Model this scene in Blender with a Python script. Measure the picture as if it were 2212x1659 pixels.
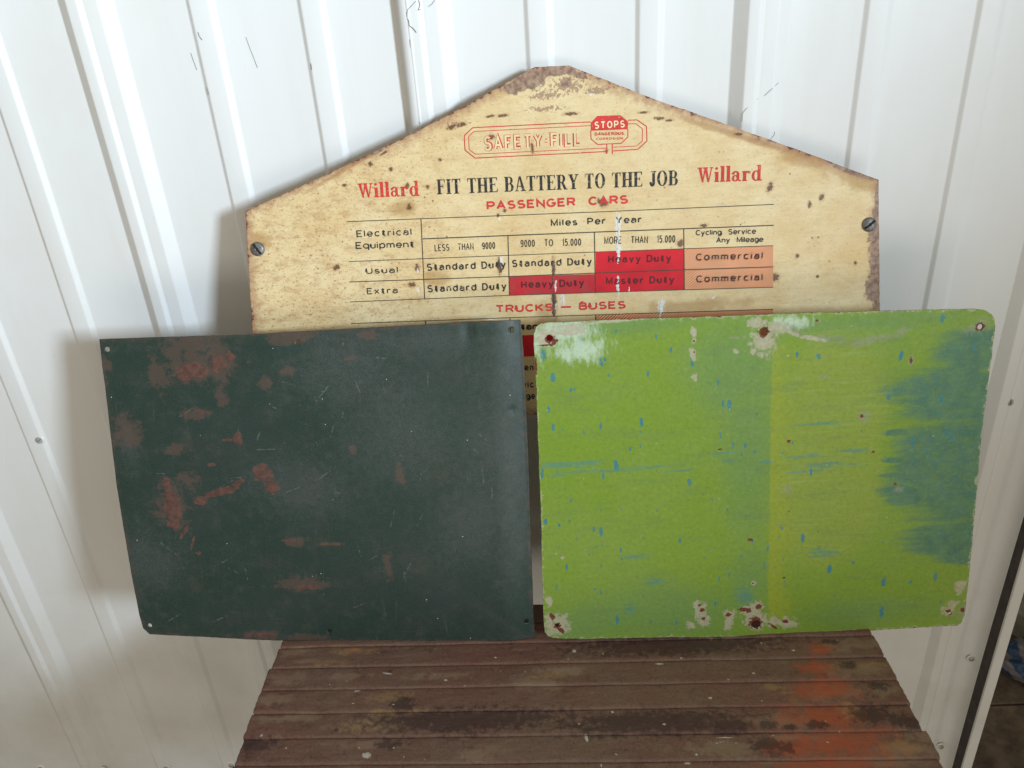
import bpy, bmesh, math, random
import numpy as np
from mathutils import Vector, Matrix, Quaternion

random.seed(7)
for o in list(bpy.data.objects):
    bpy.data.objects.remove(o)
SC = bpy.context.scene
COL = SC.collection

# ------------------------------------------------------------------ camera
W_, H_, F_ = 2212.0, 1659.0, 1770.0
CX, CY = 1106.0, 829.5
D = 0.82                      # camera to the ribbed wall (the plane y = 0)
CAM_Z = 1.37
CAM = Vector((0.0, -D, CAM_Z))
down_c = Vector((239, -3360, -F_)).normalized()
Zc = -down_c                                   # world up seen from the camera
a = 28.0                                       # wall normal vanishing point, sideways
b = -(F_ * F_ + 239 * a) / 3360.0
Yc = Vector((a, -b, -F_)).normalized()
Yc = (Yc - Zc * Yc.dot(Zc)).normalized()
Xc = Yc.cross(Zc)
R = Matrix(((Xc.x, Yc.x, Zc.x), (Xc.y, Yc.y, Zc.y), (Xc.z, Yc.z, Zc.z)))   # world -> camera axes
RT = R.transposed()
cam_data = bpy.data.cameras.new('camera')
cam = bpy.data.objects.new('camera', cam_data)
COL.objects.link(cam)
cam.matrix_world = Matrix.Translation(CAM) @ RT.to_4x4()
cam_data.sensor_width = 36.0
cam_data.lens = F_ / W_ * 36.0
cam_data.clip_start = 0.01
cam_data.clip_end = 100
SC.camera = cam

# ------------------------------------------------------------------ light
world = bpy.data.worlds.new('World')
SC.world = world
world.use_nodes = True
bg = world.node_tree.nodes['Background']
bg.inputs[0].default_value = (1.0, 0.91, 0.75, 1)
bg.inputs[1].default_value = 0.41

def area(name, loc, target, sx, sy, power, color, spread=180.0):
    l = bpy.data.lights.new(name, 'AREA')
    l.shape = 'RECTANGLE'
    l.size, l.size_y = sx, sy
    l.energy = power
    l.color = color
    l.spread = math.radians(spread)
    o = bpy.data.objects.new(name, l)
    COL.objects.link(o)
    d = (Vector(target) - Vector(loc)).normalized()
    o.matrix_world = Matrix.Translation(Vector(loc)) @ d.to_track_quat('-Z', 'Y').to_matrix().to_4x4()
    return o

LD = Vector((0.80, -1.0, 0.30)).normalized()
area('doorway_daylight', Vector((-0.15, 0, 1.15)) + LD * 2.3, (-0.58, 0, 1.48), 0.26, 0.32, 7.3, (0.72, 0.87, 1.0), 58)
area('low_front_fill', (0.3, -2.3, 0.55), (0.05, 0, 0.55), 1.5, 0.8, 6.5, (1.0, 0.94, 0.82), 150)  # added fill lamp to brighten the lower part, no real source behind it

SC.view_settings.view_transform = 'Standard'
SC.view_settings.look = 'None'
SC.view_settings.exposure = 0.0
SC.view_settings.gamma = 1.0

# ------------------------------------------------------------------ helpers
def ray(px, py):
    d = Vector((px - CX, -(py - CY), -F_))
    return (RT @ d).normalized()

def on_plane(px, py, p0, n):
    d = ray(px, py)
    t = (Vector(p0) - CAM).dot(Vector(n)) / d.dot(Vector(n))
    return CAM + d * t

def on_wall(px, py, y=0.0):
    return on_plane(px, py, (0, y, 0), (0, 1, 0))

def tag(o, label=None, cat=None, group=None, kind=None):
    if label: o['label'] = label
    if cat: o['category'] = cat
    if group: o['group'] = group
    if kind: o['kind'] = kind
    return o

def empty(name, loc=(0, 0, 0), mat=None):
    o = bpy.data.objects.new(name, None)
    o.empty_display_size = 0.05
    COL.objects.link(o)
    o.matrix_world = mat if mat is not None else Matrix.Translation(Vector(loc))
    return o

def link(name, me, parent=None, mats=()):
    o = bpy.data.objects.new(name, me)
    COL.objects.link(o)
    for m in mats: me.materials.append(m)
    if parent is not None: o.parent = parent
    return o

def mesh_from(name, verts, faces, smooth=False):
    me = bpy.data.meshes.new(name)
    me.from_pydata([tuple(v) for v in verts], [], faces)
    me.update()
    if smooth:
        me.polygons.foreach_set('use_smooth', [True] * len(me.polygons))
    return me

def bm_box(bm, x0, x1, y0, y1, z0, z1, bevel=0.0):
    r = bmesh.ops.create_cube(bm, size=1.0)
    vs = r['verts']
    bmesh.ops.scale(bm, vec=(x1 - x0, y1 - y0, z1 - z0), verts=vs)
    bmesh.ops.translate(bm, vec=((x0 + x1) / 2, (y0 + y1) / 2, (z0 + z1) / 2), verts=vs)
    if bevel:
        es = list({e for v in vs for e in v.link_edges})
        bmesh.ops.bevel(bm, geom=es, offset=bevel, segments=2, affect='EDGES', profile=0.5)

def bm_mesh(name, bm):
    me = bpy.data.meshes.new(name)
    bm.to_mesh(me); bm.free()
    return me

# numpy value noise (edges, dents, random wear of the sheets)
def vnoise(x, y, seed=0):
    xi, yi = np.floor(x).astype(np.int64), np.floor(y).astype(np.int64)
    fx, fy = x - xi, y - yi
    fx, fy = fx * fx * (3 - 2 * fx), fy * fy * (3 - 2 * fy)
    def h(i, j):
        n = (i * 374761393 + j * 668265263 + seed * 982451653) & 0x7fffffff
        n = ((n ^ (n >> 13)) * 1274126177) & 0x7fffffff
        return ((n ^ (n >> 16)) & 0xffff) / 65535.0
    return (h(xi, yi) * (1 - fx) * (1 - fy) + h(xi + 1, yi) * fx * (1 - fy)
            + h(xi, yi + 1) * (1 - fx) * fy + h(xi + 1, yi + 1) * fx * fy) * 2 - 1

def fbm(x, y, seed=0, octs=4):
    s, a_ = 0, 1.0
    for k in range(octs):
        s = s + a_ * vnoise(x * 2 ** k, y * 2 ** k, seed + k * 17)
        a_ *= 0.5
    return s / 1.9

# ------------------------------------------------------------------ node helpers
class Mat:
    def __init__(self, name):
        self.m = bpy.data.materials.new(name)
        self.m.use_nodes = True
        self.nt = self.m.node_tree
        self.nt.nodes.clear()
        self.out = self.nt.nodes.new('ShaderNodeOutputMaterial')
        self.bsdf = self.nt.nodes.new('ShaderNodeBsdfPrincipled')
        self.nt.links.new(self.bsdf.outputs[0], self.out.inputs[0])
        self.tc = self.nt.nodes.new('ShaderNodeTexCoord').outputs['Object']
    def n(self, t): return self.nt.nodes.new(t)
    def put(self, sock, v):
        if hasattr(v, 'is_output'): self.nt.links.new(v, sock)
        elif isinstance(v, (tuple, list)): sock.default_value = tuple(v) + ((1,) if len(v) == 3 and sock.type == 'RGBA' else ())
        else: sock.default_value = v
    def math(self, op, x, y=0.0, clamp=False):
        n = self.n('ShaderNodeMath'); n.operation = op; n.use_clamp = clamp
        self.put(n.inputs[0], x); self.put(n.inputs[1], y)
        return n.outputs[0]
    def noise(self, scale, detail=4, rough=0.55, vec=None, dist=0.0):
        n = self.n('ShaderNodeTexNoise')
        n.inputs['Scale'].default_value = scale
        n.inputs['Detail'].default_value = detail
        n.inputs['Roughness'].default_value = rough
        n.inputs['Distortion'].default_value = dist
        self.put(n.inputs['Vector'], vec if vec is not None else self.tc)
        return n.outputs['Fac']
    def map(self, scale=(1, 1, 1), rot=(0, 0, 0), loc=(0, 0, 0)):
        n = self.n('ShaderNodeMapping')
        self.put(n.inputs['Vector'], self.tc)
        n.inputs['Scale'].default_value = scale
        n.inputs['Rotation'].default_value = rot
        n.inputs['Location'].default_value = loc
        return n.outputs[0]
    def vor(self, scale, vec=None, rnd=1.0):
        n = self.n('ShaderNodeTexVoronoi')
        n.inputs['Scale'].default_value = scale
        n.inputs['Randomness'].default_value = rnd
        self.put(n.inputs['Vector'], vec if vec is not None else self.tc)
        return n.outputs['Distance'], n.outputs['Color']
    def ramp(self, v, lo, hi, to0=0.0, to1=1.0, smooth=True):
        n = self.n('ShaderNodeMapRange')
        n.interpolation_type = 'SMOOTHSTEP' if smooth else 'LINEAR'
        self.put(n.inputs['Value'], v)
        n.inputs['From Min'].default_value = lo; n.inputs['From Max'].default_value = hi
        n.inputs['To Min'].default_value = to0; n.inputs['To Max'].default_value = to1
        return n.outputs['Result']
    def mix(self, f, c0, c1, mode='MIX'):
        n = self.n('ShaderNodeMix'); n.data_type = 'RGBA'; n.blend_type = mode
        self.put(n.inputs[0], f); self.put(n.inputs[6], c0); self.put(n.inputs[7], c1)
        return n.outputs[2]
    def attr(self, name):
        n = self.n('ShaderNodeAttribute'); n.attribute_name = name
        return n.outputs['Fac']
    def sep(self, v):
        n = self.n('ShaderNodeSeparateXYZ'); self.put(n.inputs[0], v)
        return n.outputs
    def bump(self, h, strength, dist=0.001):
        n = self.n('ShaderNodeBump'); n.inputs['Strength'].default_value = strength
        n.inputs['Distance'].default_value = dist
        self.put(n.inputs['Height'], h)
        self.nt.links.new(n.outputs[0], self.bsdf.inputs['Normal'])
    def set(self, **k):
        names = {'color': 'Base Color', 'rough': 'Roughness', 'metal': 'Metallic', 'spec': 'Specular IOR Level'}
        for a_, v in k.items(): self.put(self.bsdf.inputs[names[a_]], v)
        return self.m

def srgb(r, g, b):
    f = lambda c: (c / 12.92) if c <= 0.04045 else ((c + 0.055) / 1.055) ** 2.4
    return (f(r / 255), f(g / 255), f(b / 255))

def field_mask(M, attr, scale=260, amp=0.55, soft=0.10, thr=0.0):
    """An uneven-edged patch: the painted field plus noise, cut at a threshold."""
    nz = M.ramp(M.noise(scale, 5, 0.6), 0.25, 0.75, -amp, amp, False)
    return M.ramp(M.math('ADD', M.attr(attr), nz), thr - soft, thr + soft)

# ------------------------------------------------------------------ materials
def mat_wall():
    M = Mat('white painted steel')
    streak = M.noise(6, 4, 0.6, M.map((6, 6, 0.7)))
    dirt = M.noise(9, 5, 0.6)
    c = M.mix(M.ramp(streak, 0.45, 0.8, 0, 0.30), (0.80, 0.80, 0.79), (0.72, 0.71, 0.665))
    z = M.sep(M.tc)[2]
    low = M.ramp(z, 0.95, 0.40, 0.0, 0.28)               # grime kicked up near the foot of the wall
    c = M.mix(M.math('MULTIPLY', low, M.ramp(dirt, 0.35, 0.7)), c, (0.50, 0.47, 0.38))
    sc_ = M.noise(70, 4, 0.7, M.map((3.0, 1, 0.5), (0, 0.25, 0)))
    c = M.mix(M.ramp(sc_, 0.66, 0.74, 0, 0.22), c, (0.50, 0.47, 0.42))
    c = M.mix(M.ramp(M.noise(3.2, 5, 0.65), 0.50, 0.75, 0, 0.30), c, (0.74, 0.68, 0.58))
    d, _ = M.vor(26)
    sp = M.math('MULTIPLY', M.ramp(d, 0.055, 0.035), M.ramp(M.noise(14, 2), 0.60, 0.66))
    c = M.mix(sp, c, (0.20, 0.13, 0.09))
    M.bump(M.noise(40, 3, 0.5), 0.10, 0.002)
    return M.set(color=c, rough=M.ramp(dirt, 0.3, 0.8, 0.34, 0.5), spec=0.4)

def mat_flat(name, col, rough=0.6, metal=0.0, var=0.25, scale=60, bump=0.15):
    M = Mat(name)
    nz = M.noise(scale, 5, 0.6)
    c = M.mix(M.ramp(nz, 0.3, 0.75), tuple(x * (1 - var) for x in col), tuple(min(1, x * (1 + var)) for x in col))
    M.bump(nz, bump, 0.001)
    return M.set(color=c, rough=rough, metal=metal)

def mat_steel():
    M = Mat('weathered zinc')
    nz = M.noise(300, 5, 0.6)
    c = M.mix(M.ramp(nz, 0.3, 0.7), (0.12, 0.105, 0.095), (0.27, 0.26, 0.25))
    M.bump(nz, 0.3, 0.0003)
    return M.set(color=c, rough=0.5, metal=0.55)

def cream_color(M):
    """The aged cream lacquer of the chart sign; shared by the sheet and by worn print."""
    n1 = M.noise(14, 5, 0.6)
    n2 = M.noise(60, 7, 0.78, M.map((1.0, 1.9, 1)))
    brushed = M.noise(90, 5, 0.75, M.map((0.5, 4.0, 1), (0, 0, 0.06)))
    x = M.sep(M.tc)[0]
    left = M.ramp(M.math('ADD', x, M.math('MULTIPLY', n1, 0.15)), 0.10, -0.20)        # grimier left half
    c = M.mix(M.ramp(n1, 0.3, 0.7), srgb(219, 190, 138), srgb(229, 208, 162))
    c = M.mix(M.math('MULTIPLY', M.ramp(brushed, 0.45, 0.75), 0.30), c, srgb(245, 232, 196))
    dirtm = M.math('MULTIPLY', M.ramp(n2, 0.42, 0.72), M.ramp(left, 0, 1, 0.28, 0.80))
    c = M.mix(dirtm, c, srgb(180, 138, 96))
    fleck = M.math('MULTIPLY', M.ramp(M.noise(330, 4, 0.75, M.map((1, 1.3, 1))), 0.56, 0.66), M.ramp(left, 0, 1, 0.30, 0.85))
    c = M.mix(fleck, c, srgb(140, 92, 52))
    st = M.ramp(M.math('ADD', M.attr('stain'), M.ramp(M.noise(60, 5, 0.6), .25, .75, -.5, .5, False)), -0.25, 0.6)
    c = M.mix(M.math('MULTIPLY', st, 0.6), c, srgb(170, 128, 72))
    return c

def mat_cream():
    M = Mat('aged cream lacquered tin')
    c = cream_color(M)
    # freckles of corrosion
    d, _ = M.vor(150)
    fr = M.math('MULTIPLY', M.ramp(d, 0.20, 0.12), M.ramp(M.noise(22, 4, 0.6), 0.56, 0.66))
    c = M.mix(M.math('MULTIPLY', fr, 0.7), c, srgb(112, 66, 42))
    d2, _ = M.vor(330)
    pk = M.ramp(M.math('ADD', M.attr('pock'), M.ramp(M.noise(330, 3, 0.7), .3, .7, -.6, .6, False)), 0.46, 0.60)
    c = M.mix(M.math('MULTIPLY', pk, 0.75), c, srgb(150, 116, 96))
    # darkened edges
    e = M.math('ADD', M.attr('edge'), M.ramp(M.noise(120, 5, 0.65), 0.25, 0.75, -0.006, 0.006, False))
    c = M.mix(M.math('MULTIPLY', M.ramp(e, 0.013, -0.001), 0.68), c, srgb(156, 104, 80))
    c = M.mix(M.ramp(e, 0.0012, -0.002), c, srgb(104, 62, 52))
    ru = field_mask(M, 'rust', 150, 0.42, 0.12)
    c = M.mix(M.math('MULTIPLY', ru, 0.9), c, M.mix(M.ramp(M.noise(200, 4), 0.35, 0.65), srgb(120, 92, 80), srgb(166, 138, 120)))
    dk = M.math('MULTIPLY', field_mask(M, 'dark', 330, 0.55, 0.22, 0.24), 0.85)
    halo = M.ramp(M.math('ADD', M.attr('dark'), M.ramp(M.noise(200, 4, .7), .3, .7, -.5, .5, False)), -0.60, 0.2, 0, 0.32)
    c = M.mix(halo, c, srgb(160, 106, 66))
    c = M.mix(dk, c, M.mix(M.noise(400, 3), srgb(66, 40, 34), srgb(112, 74, 52)))
    wh = field_mask(M, 'white', 500, 0.8, 0.25, 0.15)
    c = M.mix(M.math('MULTIPLY', wh, 0.8), c, (0.76, 0.75, 0.71))
    M.bump(M.math('ADD', M.math('MULTIPLY', M.noise(130, 5, 0.7), 0.6), M.math('MULTIPLY', M.math('ADD', dk, ru), 0.8)), 0.35, 0.0006)
    return M.set(color=c, rough=M.ramp(M.noise(40, 4), 0.3, 0.7, 0.42, 0.65), spec=0.25)

def mat_print(name, col, wear=0.30, hatch=False, col2=None):
    M = Mat(name)
    base = cream_color(M)
    ink = M.mix(M.ramp(M.noise(50, 4), 0.3, 0.7), tuple(x * 0.88 for x in col), tuple(min(1, x * 1.12) for x in col))
    if col2 is not None:
        ink = M.mix(M.ramp(M.noise(90, 4), 0.35, 0.65), ink, col2)
    keep = M.ramp(M.noise(380, 5, 0.7), wear, wear + 0.14)
    if hatch:
        s = M.sep(M.tc)
        t = M.math('ADD', M.math('MULTIPLY', s[0], 0.62), M.math('MULTIPLY', s[1], -0.78))
        fr = M.math('FRACT', M.math('MULTIPLY', t, 480.0))
        keep = M.math('MULTIPLY', keep, M.ramp(M.math('ABSOLUTE', M.math('SUBTRACT', fr, 0.5)), 0.30, 0.20, 0.04, 1.0))
    c = M.mix(keep, base, ink)
    return M.set(color=c, rough=0.55, spec=0.2)

def mat_scab(name, c0, c1, rough=0.6):
    M = Mat(name)
    c = M.mix(M.ramp(M.noise(500, 4, 0.7), 0.35, 0.65), c0, c1)
    M.bump(M.noise(600, 4), 0.6, 0.0005)
    return M.set(color=c, rough=rough)

def mat_dark():
    M = Mat('dark green enamelled steel, scuffed')
    n1 = M.noise(9, 5, 0.6)
    n2 = M.noise(55, 6, 0.68)
    n3 = M.noise(700, 3, 0.7)
    c = M.mix(M.ramp(n1, 0.35, 0.7), (0.016, 0.044, 0.033), (0.030, 0.050, 0.045))
    c = M.mix(M.ramp(n2, 0.50, 0.78, 0, 0.55), c, (0.085, 0.085, 0.070))
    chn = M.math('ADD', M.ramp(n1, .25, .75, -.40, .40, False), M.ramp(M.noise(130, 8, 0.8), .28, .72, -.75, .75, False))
    ch = M.ramp(M.math('ADD', M.attr('chalk_sheen'), chn), -0.45, 1.15)
    c = M.mix(M.math('MULTIPLY', ch, 0.50), c, (0.092, 0.110, 0.102))  # chalky fading, with the sheet's sheen painted into the same grey
    c = M.mix(M.ramp(n3, 0.52, 0.75, 0, 0.40), c, (0.10, 0.095, 0.080))
    c = M.mix(M.ramp(M.noise(900, 2, 0.5), 0.60, 0.36, 0, 0.5), c, (0.012, 0.028, 0.024))
    bl = M.noise(20, 7, 0.8)
    c = M.mix(M.ramp(bl, 0.50, 0.72, 0, 0.45), c, (0.088, 0.072, 0.056))
    c = M.mix(M.ramp(bl, 0.46, 0.30, 0, 0.50), c, (0.012, 0.036, 0.026))
    s1 = M.noise(30, 4, 0.75, M.map((7, 0.6, 1), (0, 0, 0.5)), 0.6)
    c = M.mix(M.ramp(s1, 0.62, 0.72, 0, 0.20), c, (0.16, 0.17, 0.16))
    c = M.mix(0.10, c, (0.010, 0.022, 0.014))
    c = M.mix(M.math('MULTIPLY', M.ramp(M.math('ADD', M.attr('scr'), M.ramp(M.noise(260, 3), .3, .7, -.8, .8, False)), 0.0, 0.5), 0.32), c, (0.22, 0.22, 0.21))
    fr = M.math('ADD', M.attr('rust'), M.ramp(M.noise(75, 7, 0.78), .30, .70, -1.0, 1.0, False))
    c = M.mix(M.ramp(fr, -0.25, 0.45, 0, 0.42), c, (0.150, 0.080, 0.062))
    solid = M.ramp(M.math('ADD', M.attr('patch'), M.ramp(M.noise(150, 6, 0.7), .25, .75, -.38, .38, False)), -0.06, 0.16)
    rc = M.mix(M.ramp(M.noise(150, 5, 0.65), 0.35, 0.65), (0.085, 0.038, 0.032), (0.145, 0.068, 0.050))
    c = M.mix(M.math('MULTIPLY', solid, 0.88), c, rc)
    e = M.math('ADD', M.attr('edge'), M.ramp(M.noise(110, 5, 0.65), 0.25, 0.75, -0.006, 0.006, False))
    c = M.mix(M.ramp(e, 0.004, -0.002, 0, 0.55), c, (0.10, 0.065, 0.055))
    d, dc = M.vor(95)
    fl = M.math('MULTIPLY', M.ramp(d, 0.060, 0.040), M.ramp(M.sep(dc)[0], 0.82, 0.84))
    c = M.mix(fl, c, (0.55, 0.55, 0.50))
    M.bump(M.math('ADD', M.math('MULTIPLY', M.noise(220, 5, 0.7), 0.5), M.math('MULTIPLY', solid, 0.6)), 0.30, 0.0006)
    return M.set(color=c, rough=M.ramp(n2, 0.3, 0.75, 0.42, 0.62), spec=0.45)

def mat_green():
    M = Mat('lime green painted steel, weathered')
    x, y, _ = M.sep(M.tc)
    n1 = M.noise(7, 4, 0.6)
    n2 = M.noise(50, 5, 0.65)
    brush = M.noise(45, 4, 0.7, M.map((0.30, 6.0, 1)))
    c = M.mix(M.ramp(n1, 0.35, 0.65), srgb(120, 148, 40), srgb(124, 150, 56))
    c = M.mix(M.ramp(M.math('ADD', M.attr('cool'), M.ramp(n1, .25, .75, -.3, .3, False)), -0.3, 0.9, 0, 0.45), c, srgb(94, 132, 86))
    c = M.mix(M.ramp(M.attr('warm'), 0.0, 0.35, 0, 0.55), c, srgb(141, 152, 60))
    c = M.mix(M.math('MULTIPLY', M.ramp(M.attr('warm'), 0.0, 0.2), M.ramp(brush, 0.5, 0.75, 0, 0.5)), c, srgb(150, 170, 96))
    c = M.mix(M.ramp(M.math('ADD', M.attr('band'), M.ramp(n2, .25, .75, -.12, .12, False)), -0.10, 0.20, 0, 0.75), c, srgb(146, 156, 38))
    tl = M.ramp(M.math('ADD', M.attr('teal'), M.ramp(M.noise(34, 5, 0.65, M.map((0.45, 2.6, 1))), .25, .75, -.38, .38, False)), -0.30, 0.34)
    c = M.mix(M.math('MULTIPLY', tl, M.ramp(M.noise(70, 6, 0.75, M.map((1, 1.6, 1))), 0.3, 0.65, 0.60, 0.92)), c, M.mix(M.ramp(n2, 0.3, 0.7), srgb(58, 103, 95), srgb(84, 122, 106)))
    sm = M.ramp(M.math('ADD', M.attr('smear'), M.ramp(M.noise(60, 5, 0.7, M.map((0.5, 4, 1))), .28, .72, -1.0, 1.0, False)), -0.05, 0.8)
    c = M.mix(M.math('MULTIPLY', sm, 0.55), c, srgb(70, 128, 128))
    dr = M.ramp(M.math('ADD', M.attr('drip'), M.ramp(M.noise(380, 5, 0.75), .3, .7, -.42, .42, False)), -0.02, 0.22)
    c = M.mix(M.math('MULTIPLY', dr, M.ramp(M.noise(25, 2), 0.3, 0.6, 0.70, 0.95)), c, srgb(54, 122, 138))
    hz = M.ramp(M.math('ADD', M.attr('haze'), M.ramp(M.noise(55, 5, 0.7, M.map((3.0, 1.2, 1), (0, 0, 0.8))), .25, .75, -.7, .7, False)), -0.25, 0.7)
    c = M.mix(M.math('MULTIPLY', hz, 0.75), c, srgb(196, 212, 190))
    gy = M.ramp(M.math('ADD', M.attr('grey'), M.ramp(M.noise(80, 5, 0.7), .28, .72, -.9, .9, False)), -0.15, 0.9)
    c = M.mix(M.math('MULTIPLY', gy, 0.6), c, srgb(146, 146, 122))
    mot = M.noise(260, 5, 0.8)
    c = M.mix(M.ramp(mot, 0.47, 0.72, 0, 0.42), c, srgb(94, 110, 60))
    c = M.mix(M.ramp(mot, 0.48, 0.28, 0, 0.22), c, srgb(168, 186, 110))
    rub = M.noise(24, 6, 0.75, M.map((0.6, 2.2, 1), (0, 0, 0.1)))
    c = M.mix(M.ramp(rub, 0.48, 0.74, 0, 0.42), c, srgb(98, 122, 78))
    pa = field_mask(M, 'pale', 190, 0.8, 0.30)
    c = M.mix(M.math('MULTIPLY', pa, 0.85), c, M.mix(M.noise(240, 4, .7), srgb(200, 198, 172), srgb(142, 124, 98)))
    e = M.math('ADD', M.attr('edge'), M.ramp(M.noise(170, 5, 0.7), 0.25, 0.75, -0.005, 0.005, False))
    c = M.mix(M.ramp(e, 0.0013, -0.0008, 0, 0.85), c, srgb(176, 178, 140))
    c = M.mix(M.ramp(e, -0.0006, -0.0024), c, srgb(104, 62, 48))
    ru = field_mask(M, 'rust', 420, 0.55, 0.10)
    c = M.mix(ru, c, M.mix(M.noise(500, 3), srgb(86, 36, 28), srgb(130, 72, 52)))
    d, dc = M.vor(100)
    fl = M.math('MULTIPLY', M.ramp(d, 0.075, 0.05), M.ramp(M.sep(dc)[0], 0.74, 0.76))
    c = M.mix(M.math('MULTIPLY', fl, 0.6), c, M.mix(M.ramp(M.sep(dc)[1], 0.4, 0.5), srgb(80, 90, 40), srgb(190, 200, 140)))
    M.bump(M.math('ADD', M.math('MULTIPLY', n2, 0.4), M.math('SUBTRACT', M.math('MULTIPLY', M.noise(400, 4), 0.25), M.math('MULTIPLY', M.math('ADD', pa, ru), 0.5))), 0.4, 0.0007)
    return M.set(color=c, rough=M.ramp(n2, 0.3, 0.7, 0.45, 0.65), spec=0.25)

def mat_bench():
    M = Mat('worn brown slats with paint stains')
    n4 = M.noise(420, 4, 0.75)
    oi = M.n('ShaderNodeObjectInfo').outputs['Random']
    grain = M.noise(60, 5, 0.65, M.map((0.35, 3.0, 3.0)))
    n1 = M.noise(11, 5, 0.65)
    n2 = M.noise(90, 6, 0.7)
    c = M.mix(M.ramp(n1, 0.35, 0.65), (0.172, 0.074, 0.052), (0.180, 0.104, 0.072))
    c = M.mix(M.ramp(grain, 0.35, 0.75, 0, 0.55), c, (0.21, 0.120, 0.080))
    c = M.mix(M.ramp(n2, 0.52, 0.75, 0, 0.55), c, (0.066, 0.034, 0.027))
    c = M.mix(M.ramp(oi, 0, 1, 0, 0.22), c, (0.15, 0.10, 0.075))
    n5 = M.noise(34, 7, 0.78)
    c = M.mix(M.ramp(n5, 0.52, 0.70, 0, 0.50), c, (0.235, 0.150, 0.095))
    c = M.mix(M.ramp(n5, 0.46, 0.32, 0, 0.60), c, (0.062, 0.026, 0.020))
    c = M.mix(M.ramp(n4, 0.50, 0.72, 0, 0.55), c, (0.235, 0.165, 0.125))
    c = M.mix(M.ramp(n4, 0.46, 0.30, 0, 0.55), c, (0.050, 0.022, 0.018))
    g = M.ramp(M.math('ADD', M.attr('grey'), M.ramp(n2, .30, .70, -.9, .9, False)), -0.25, 0.75)
    c = M.mix(M.math('MULTIPLY', g, 0.75), c, (0.26, 0.175, 0.115))
    o_ = M.ramp(M.math('ADD', M.attr('orange'), M.ramp(M.noise(110, 6, 0.75), .3, .7, -.7, .7, False)), -0.60, 0.85)
    c = M.mix(M.math('MULTIPLY', o_, 0.72), c, (0.44, 0.088, 0.034))
    r_ = M.ramp(M.math('ADD', M.attr('ochre'), M.ramp(M.noise(110, 6, 0.75), .3, .7, -.9, .9, False)), -0.2, 0.7)
    c = M.mix(M.math('MULTIPLY', r_, 0.5), c, (0.34, 0.21, 0.085))
    k_ = field_mask(M, 'oil', 160, 0.8, 0.45)
    c = M.mix(M.math('MULTIPLY', k_, 0.7), c, (0.040, 0.022, 0.022))
    w_ = field_mask(M, 'fleck', 900, 0.5, 0.12)
    d, dc = M.vor(120)
    fl = M.math('MULTIPLY', M.ramp(d, 0.10, 0.07), M.ramp(M.sep(dc)[0], 0.90, 0.91))
    c = M.mix(M.math('MAXIMUM', w_, M.math('MULTIPLY', fl, 0.75)), c, (0.50, 0.46, 0.38))
    M.bump(M.math('ADD', M.math('MULTIPLY', grain, 0.6), M.math('MULTIPLY', n2, 0.6)), 0.55, 0.0012)
    return M.set(color=c, rough=M.ramp(n2, 0.3, 0.7, 0.55, 0.8), spec=0.3)

M_WALL = mat_wall()
M_STEEL = mat_steel()
M_RIM_RED = mat_flat('rusty red cut edge', (0.20, 0.05, 0.04), 0.7)
M_RIM_BR = mat_flat('rusty brown cut edge', (0.13, 0.065, 0.045), 0.8)
M_RIM_DK = mat_flat('dark cut edge', (0.03, 0.04, 0.035), 0.6)
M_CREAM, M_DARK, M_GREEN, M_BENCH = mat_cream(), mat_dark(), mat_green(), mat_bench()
M_RED = mat_print('red ink', srgb(204, 62, 58), 0.28)
M_BLACK = mat_print('black ink', srgb(50, 50, 50), 0.30)
M_BLACKR = mat_print('black ink on red, rubbed', srgb(92, 34, 40), 0.10)
M_BLACKR2 = mat_print('black ink on hatching, rubbed', srgb(62, 44, 40), 0.05)
M_CREAMFILL = mat_print('cream heart of the outline letters', srgb(226, 206, 160), 0.1)
M_RULE = mat_print('thin black rule ink', srgb(70, 66, 56), 0.24)
M_CELL = mat_print('solid red ink', srgb(206, 34, 46), 0.10)
M_CELLW = mat_print('faded red ink', srgb(196, 40, 50), 0.12, col2=srgb(176, 62, 62))
M_HATCH = mat_print('red hatched ink', srgb(214, 90, 56), 0.20, hatch=True)
M_CREAMINK = mat_print('cream letters', srgb(238, 222, 180), 0.2)
M_WOOD = mat_flat('raw framing timber', (0.10, 0.065, 0.04), 0.8, var=0.35, scale=30)
M_CONC = mat_flat('concrete', (0.30, 0.27, 0.22), 0.85, var=0.3, scale=12)
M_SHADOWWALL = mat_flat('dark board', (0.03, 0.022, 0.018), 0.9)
M_POST = mat_flat('post coloured as shade', (0.075, 0.062, 0.058), 0.9)  # dark colour stands in for the shade on the post's side face

# ------------------------------------------------------------------ the place: floor, wall, jamb
fl = link('floor', mesh_from('floor', [(-3, -3, 0), (3, -3, 0), (3, 1.2, 0), (-3, 1.2, 0)], [(0, 1, 2, 3)]), None, [M_CONC])
tag(fl, kind='structure')

PER = 0.0
xs_a = on_wall(867, 0).x
xs_b = on_wall(1600, 0).x
PER = xs_b - xs_a
X_MAJ = [xs_a + k * PER for k in (-2, -1, 0, 1, 2)]
JX = (on_wall(2083, 1659, -0.034).x + on_wall(2212, 1270, -0.034).x) / 2
WALL_END = JX - 0.0235
PX = PER / 733.0                               # metres to a photograph pixel on the wall near its top

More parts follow.
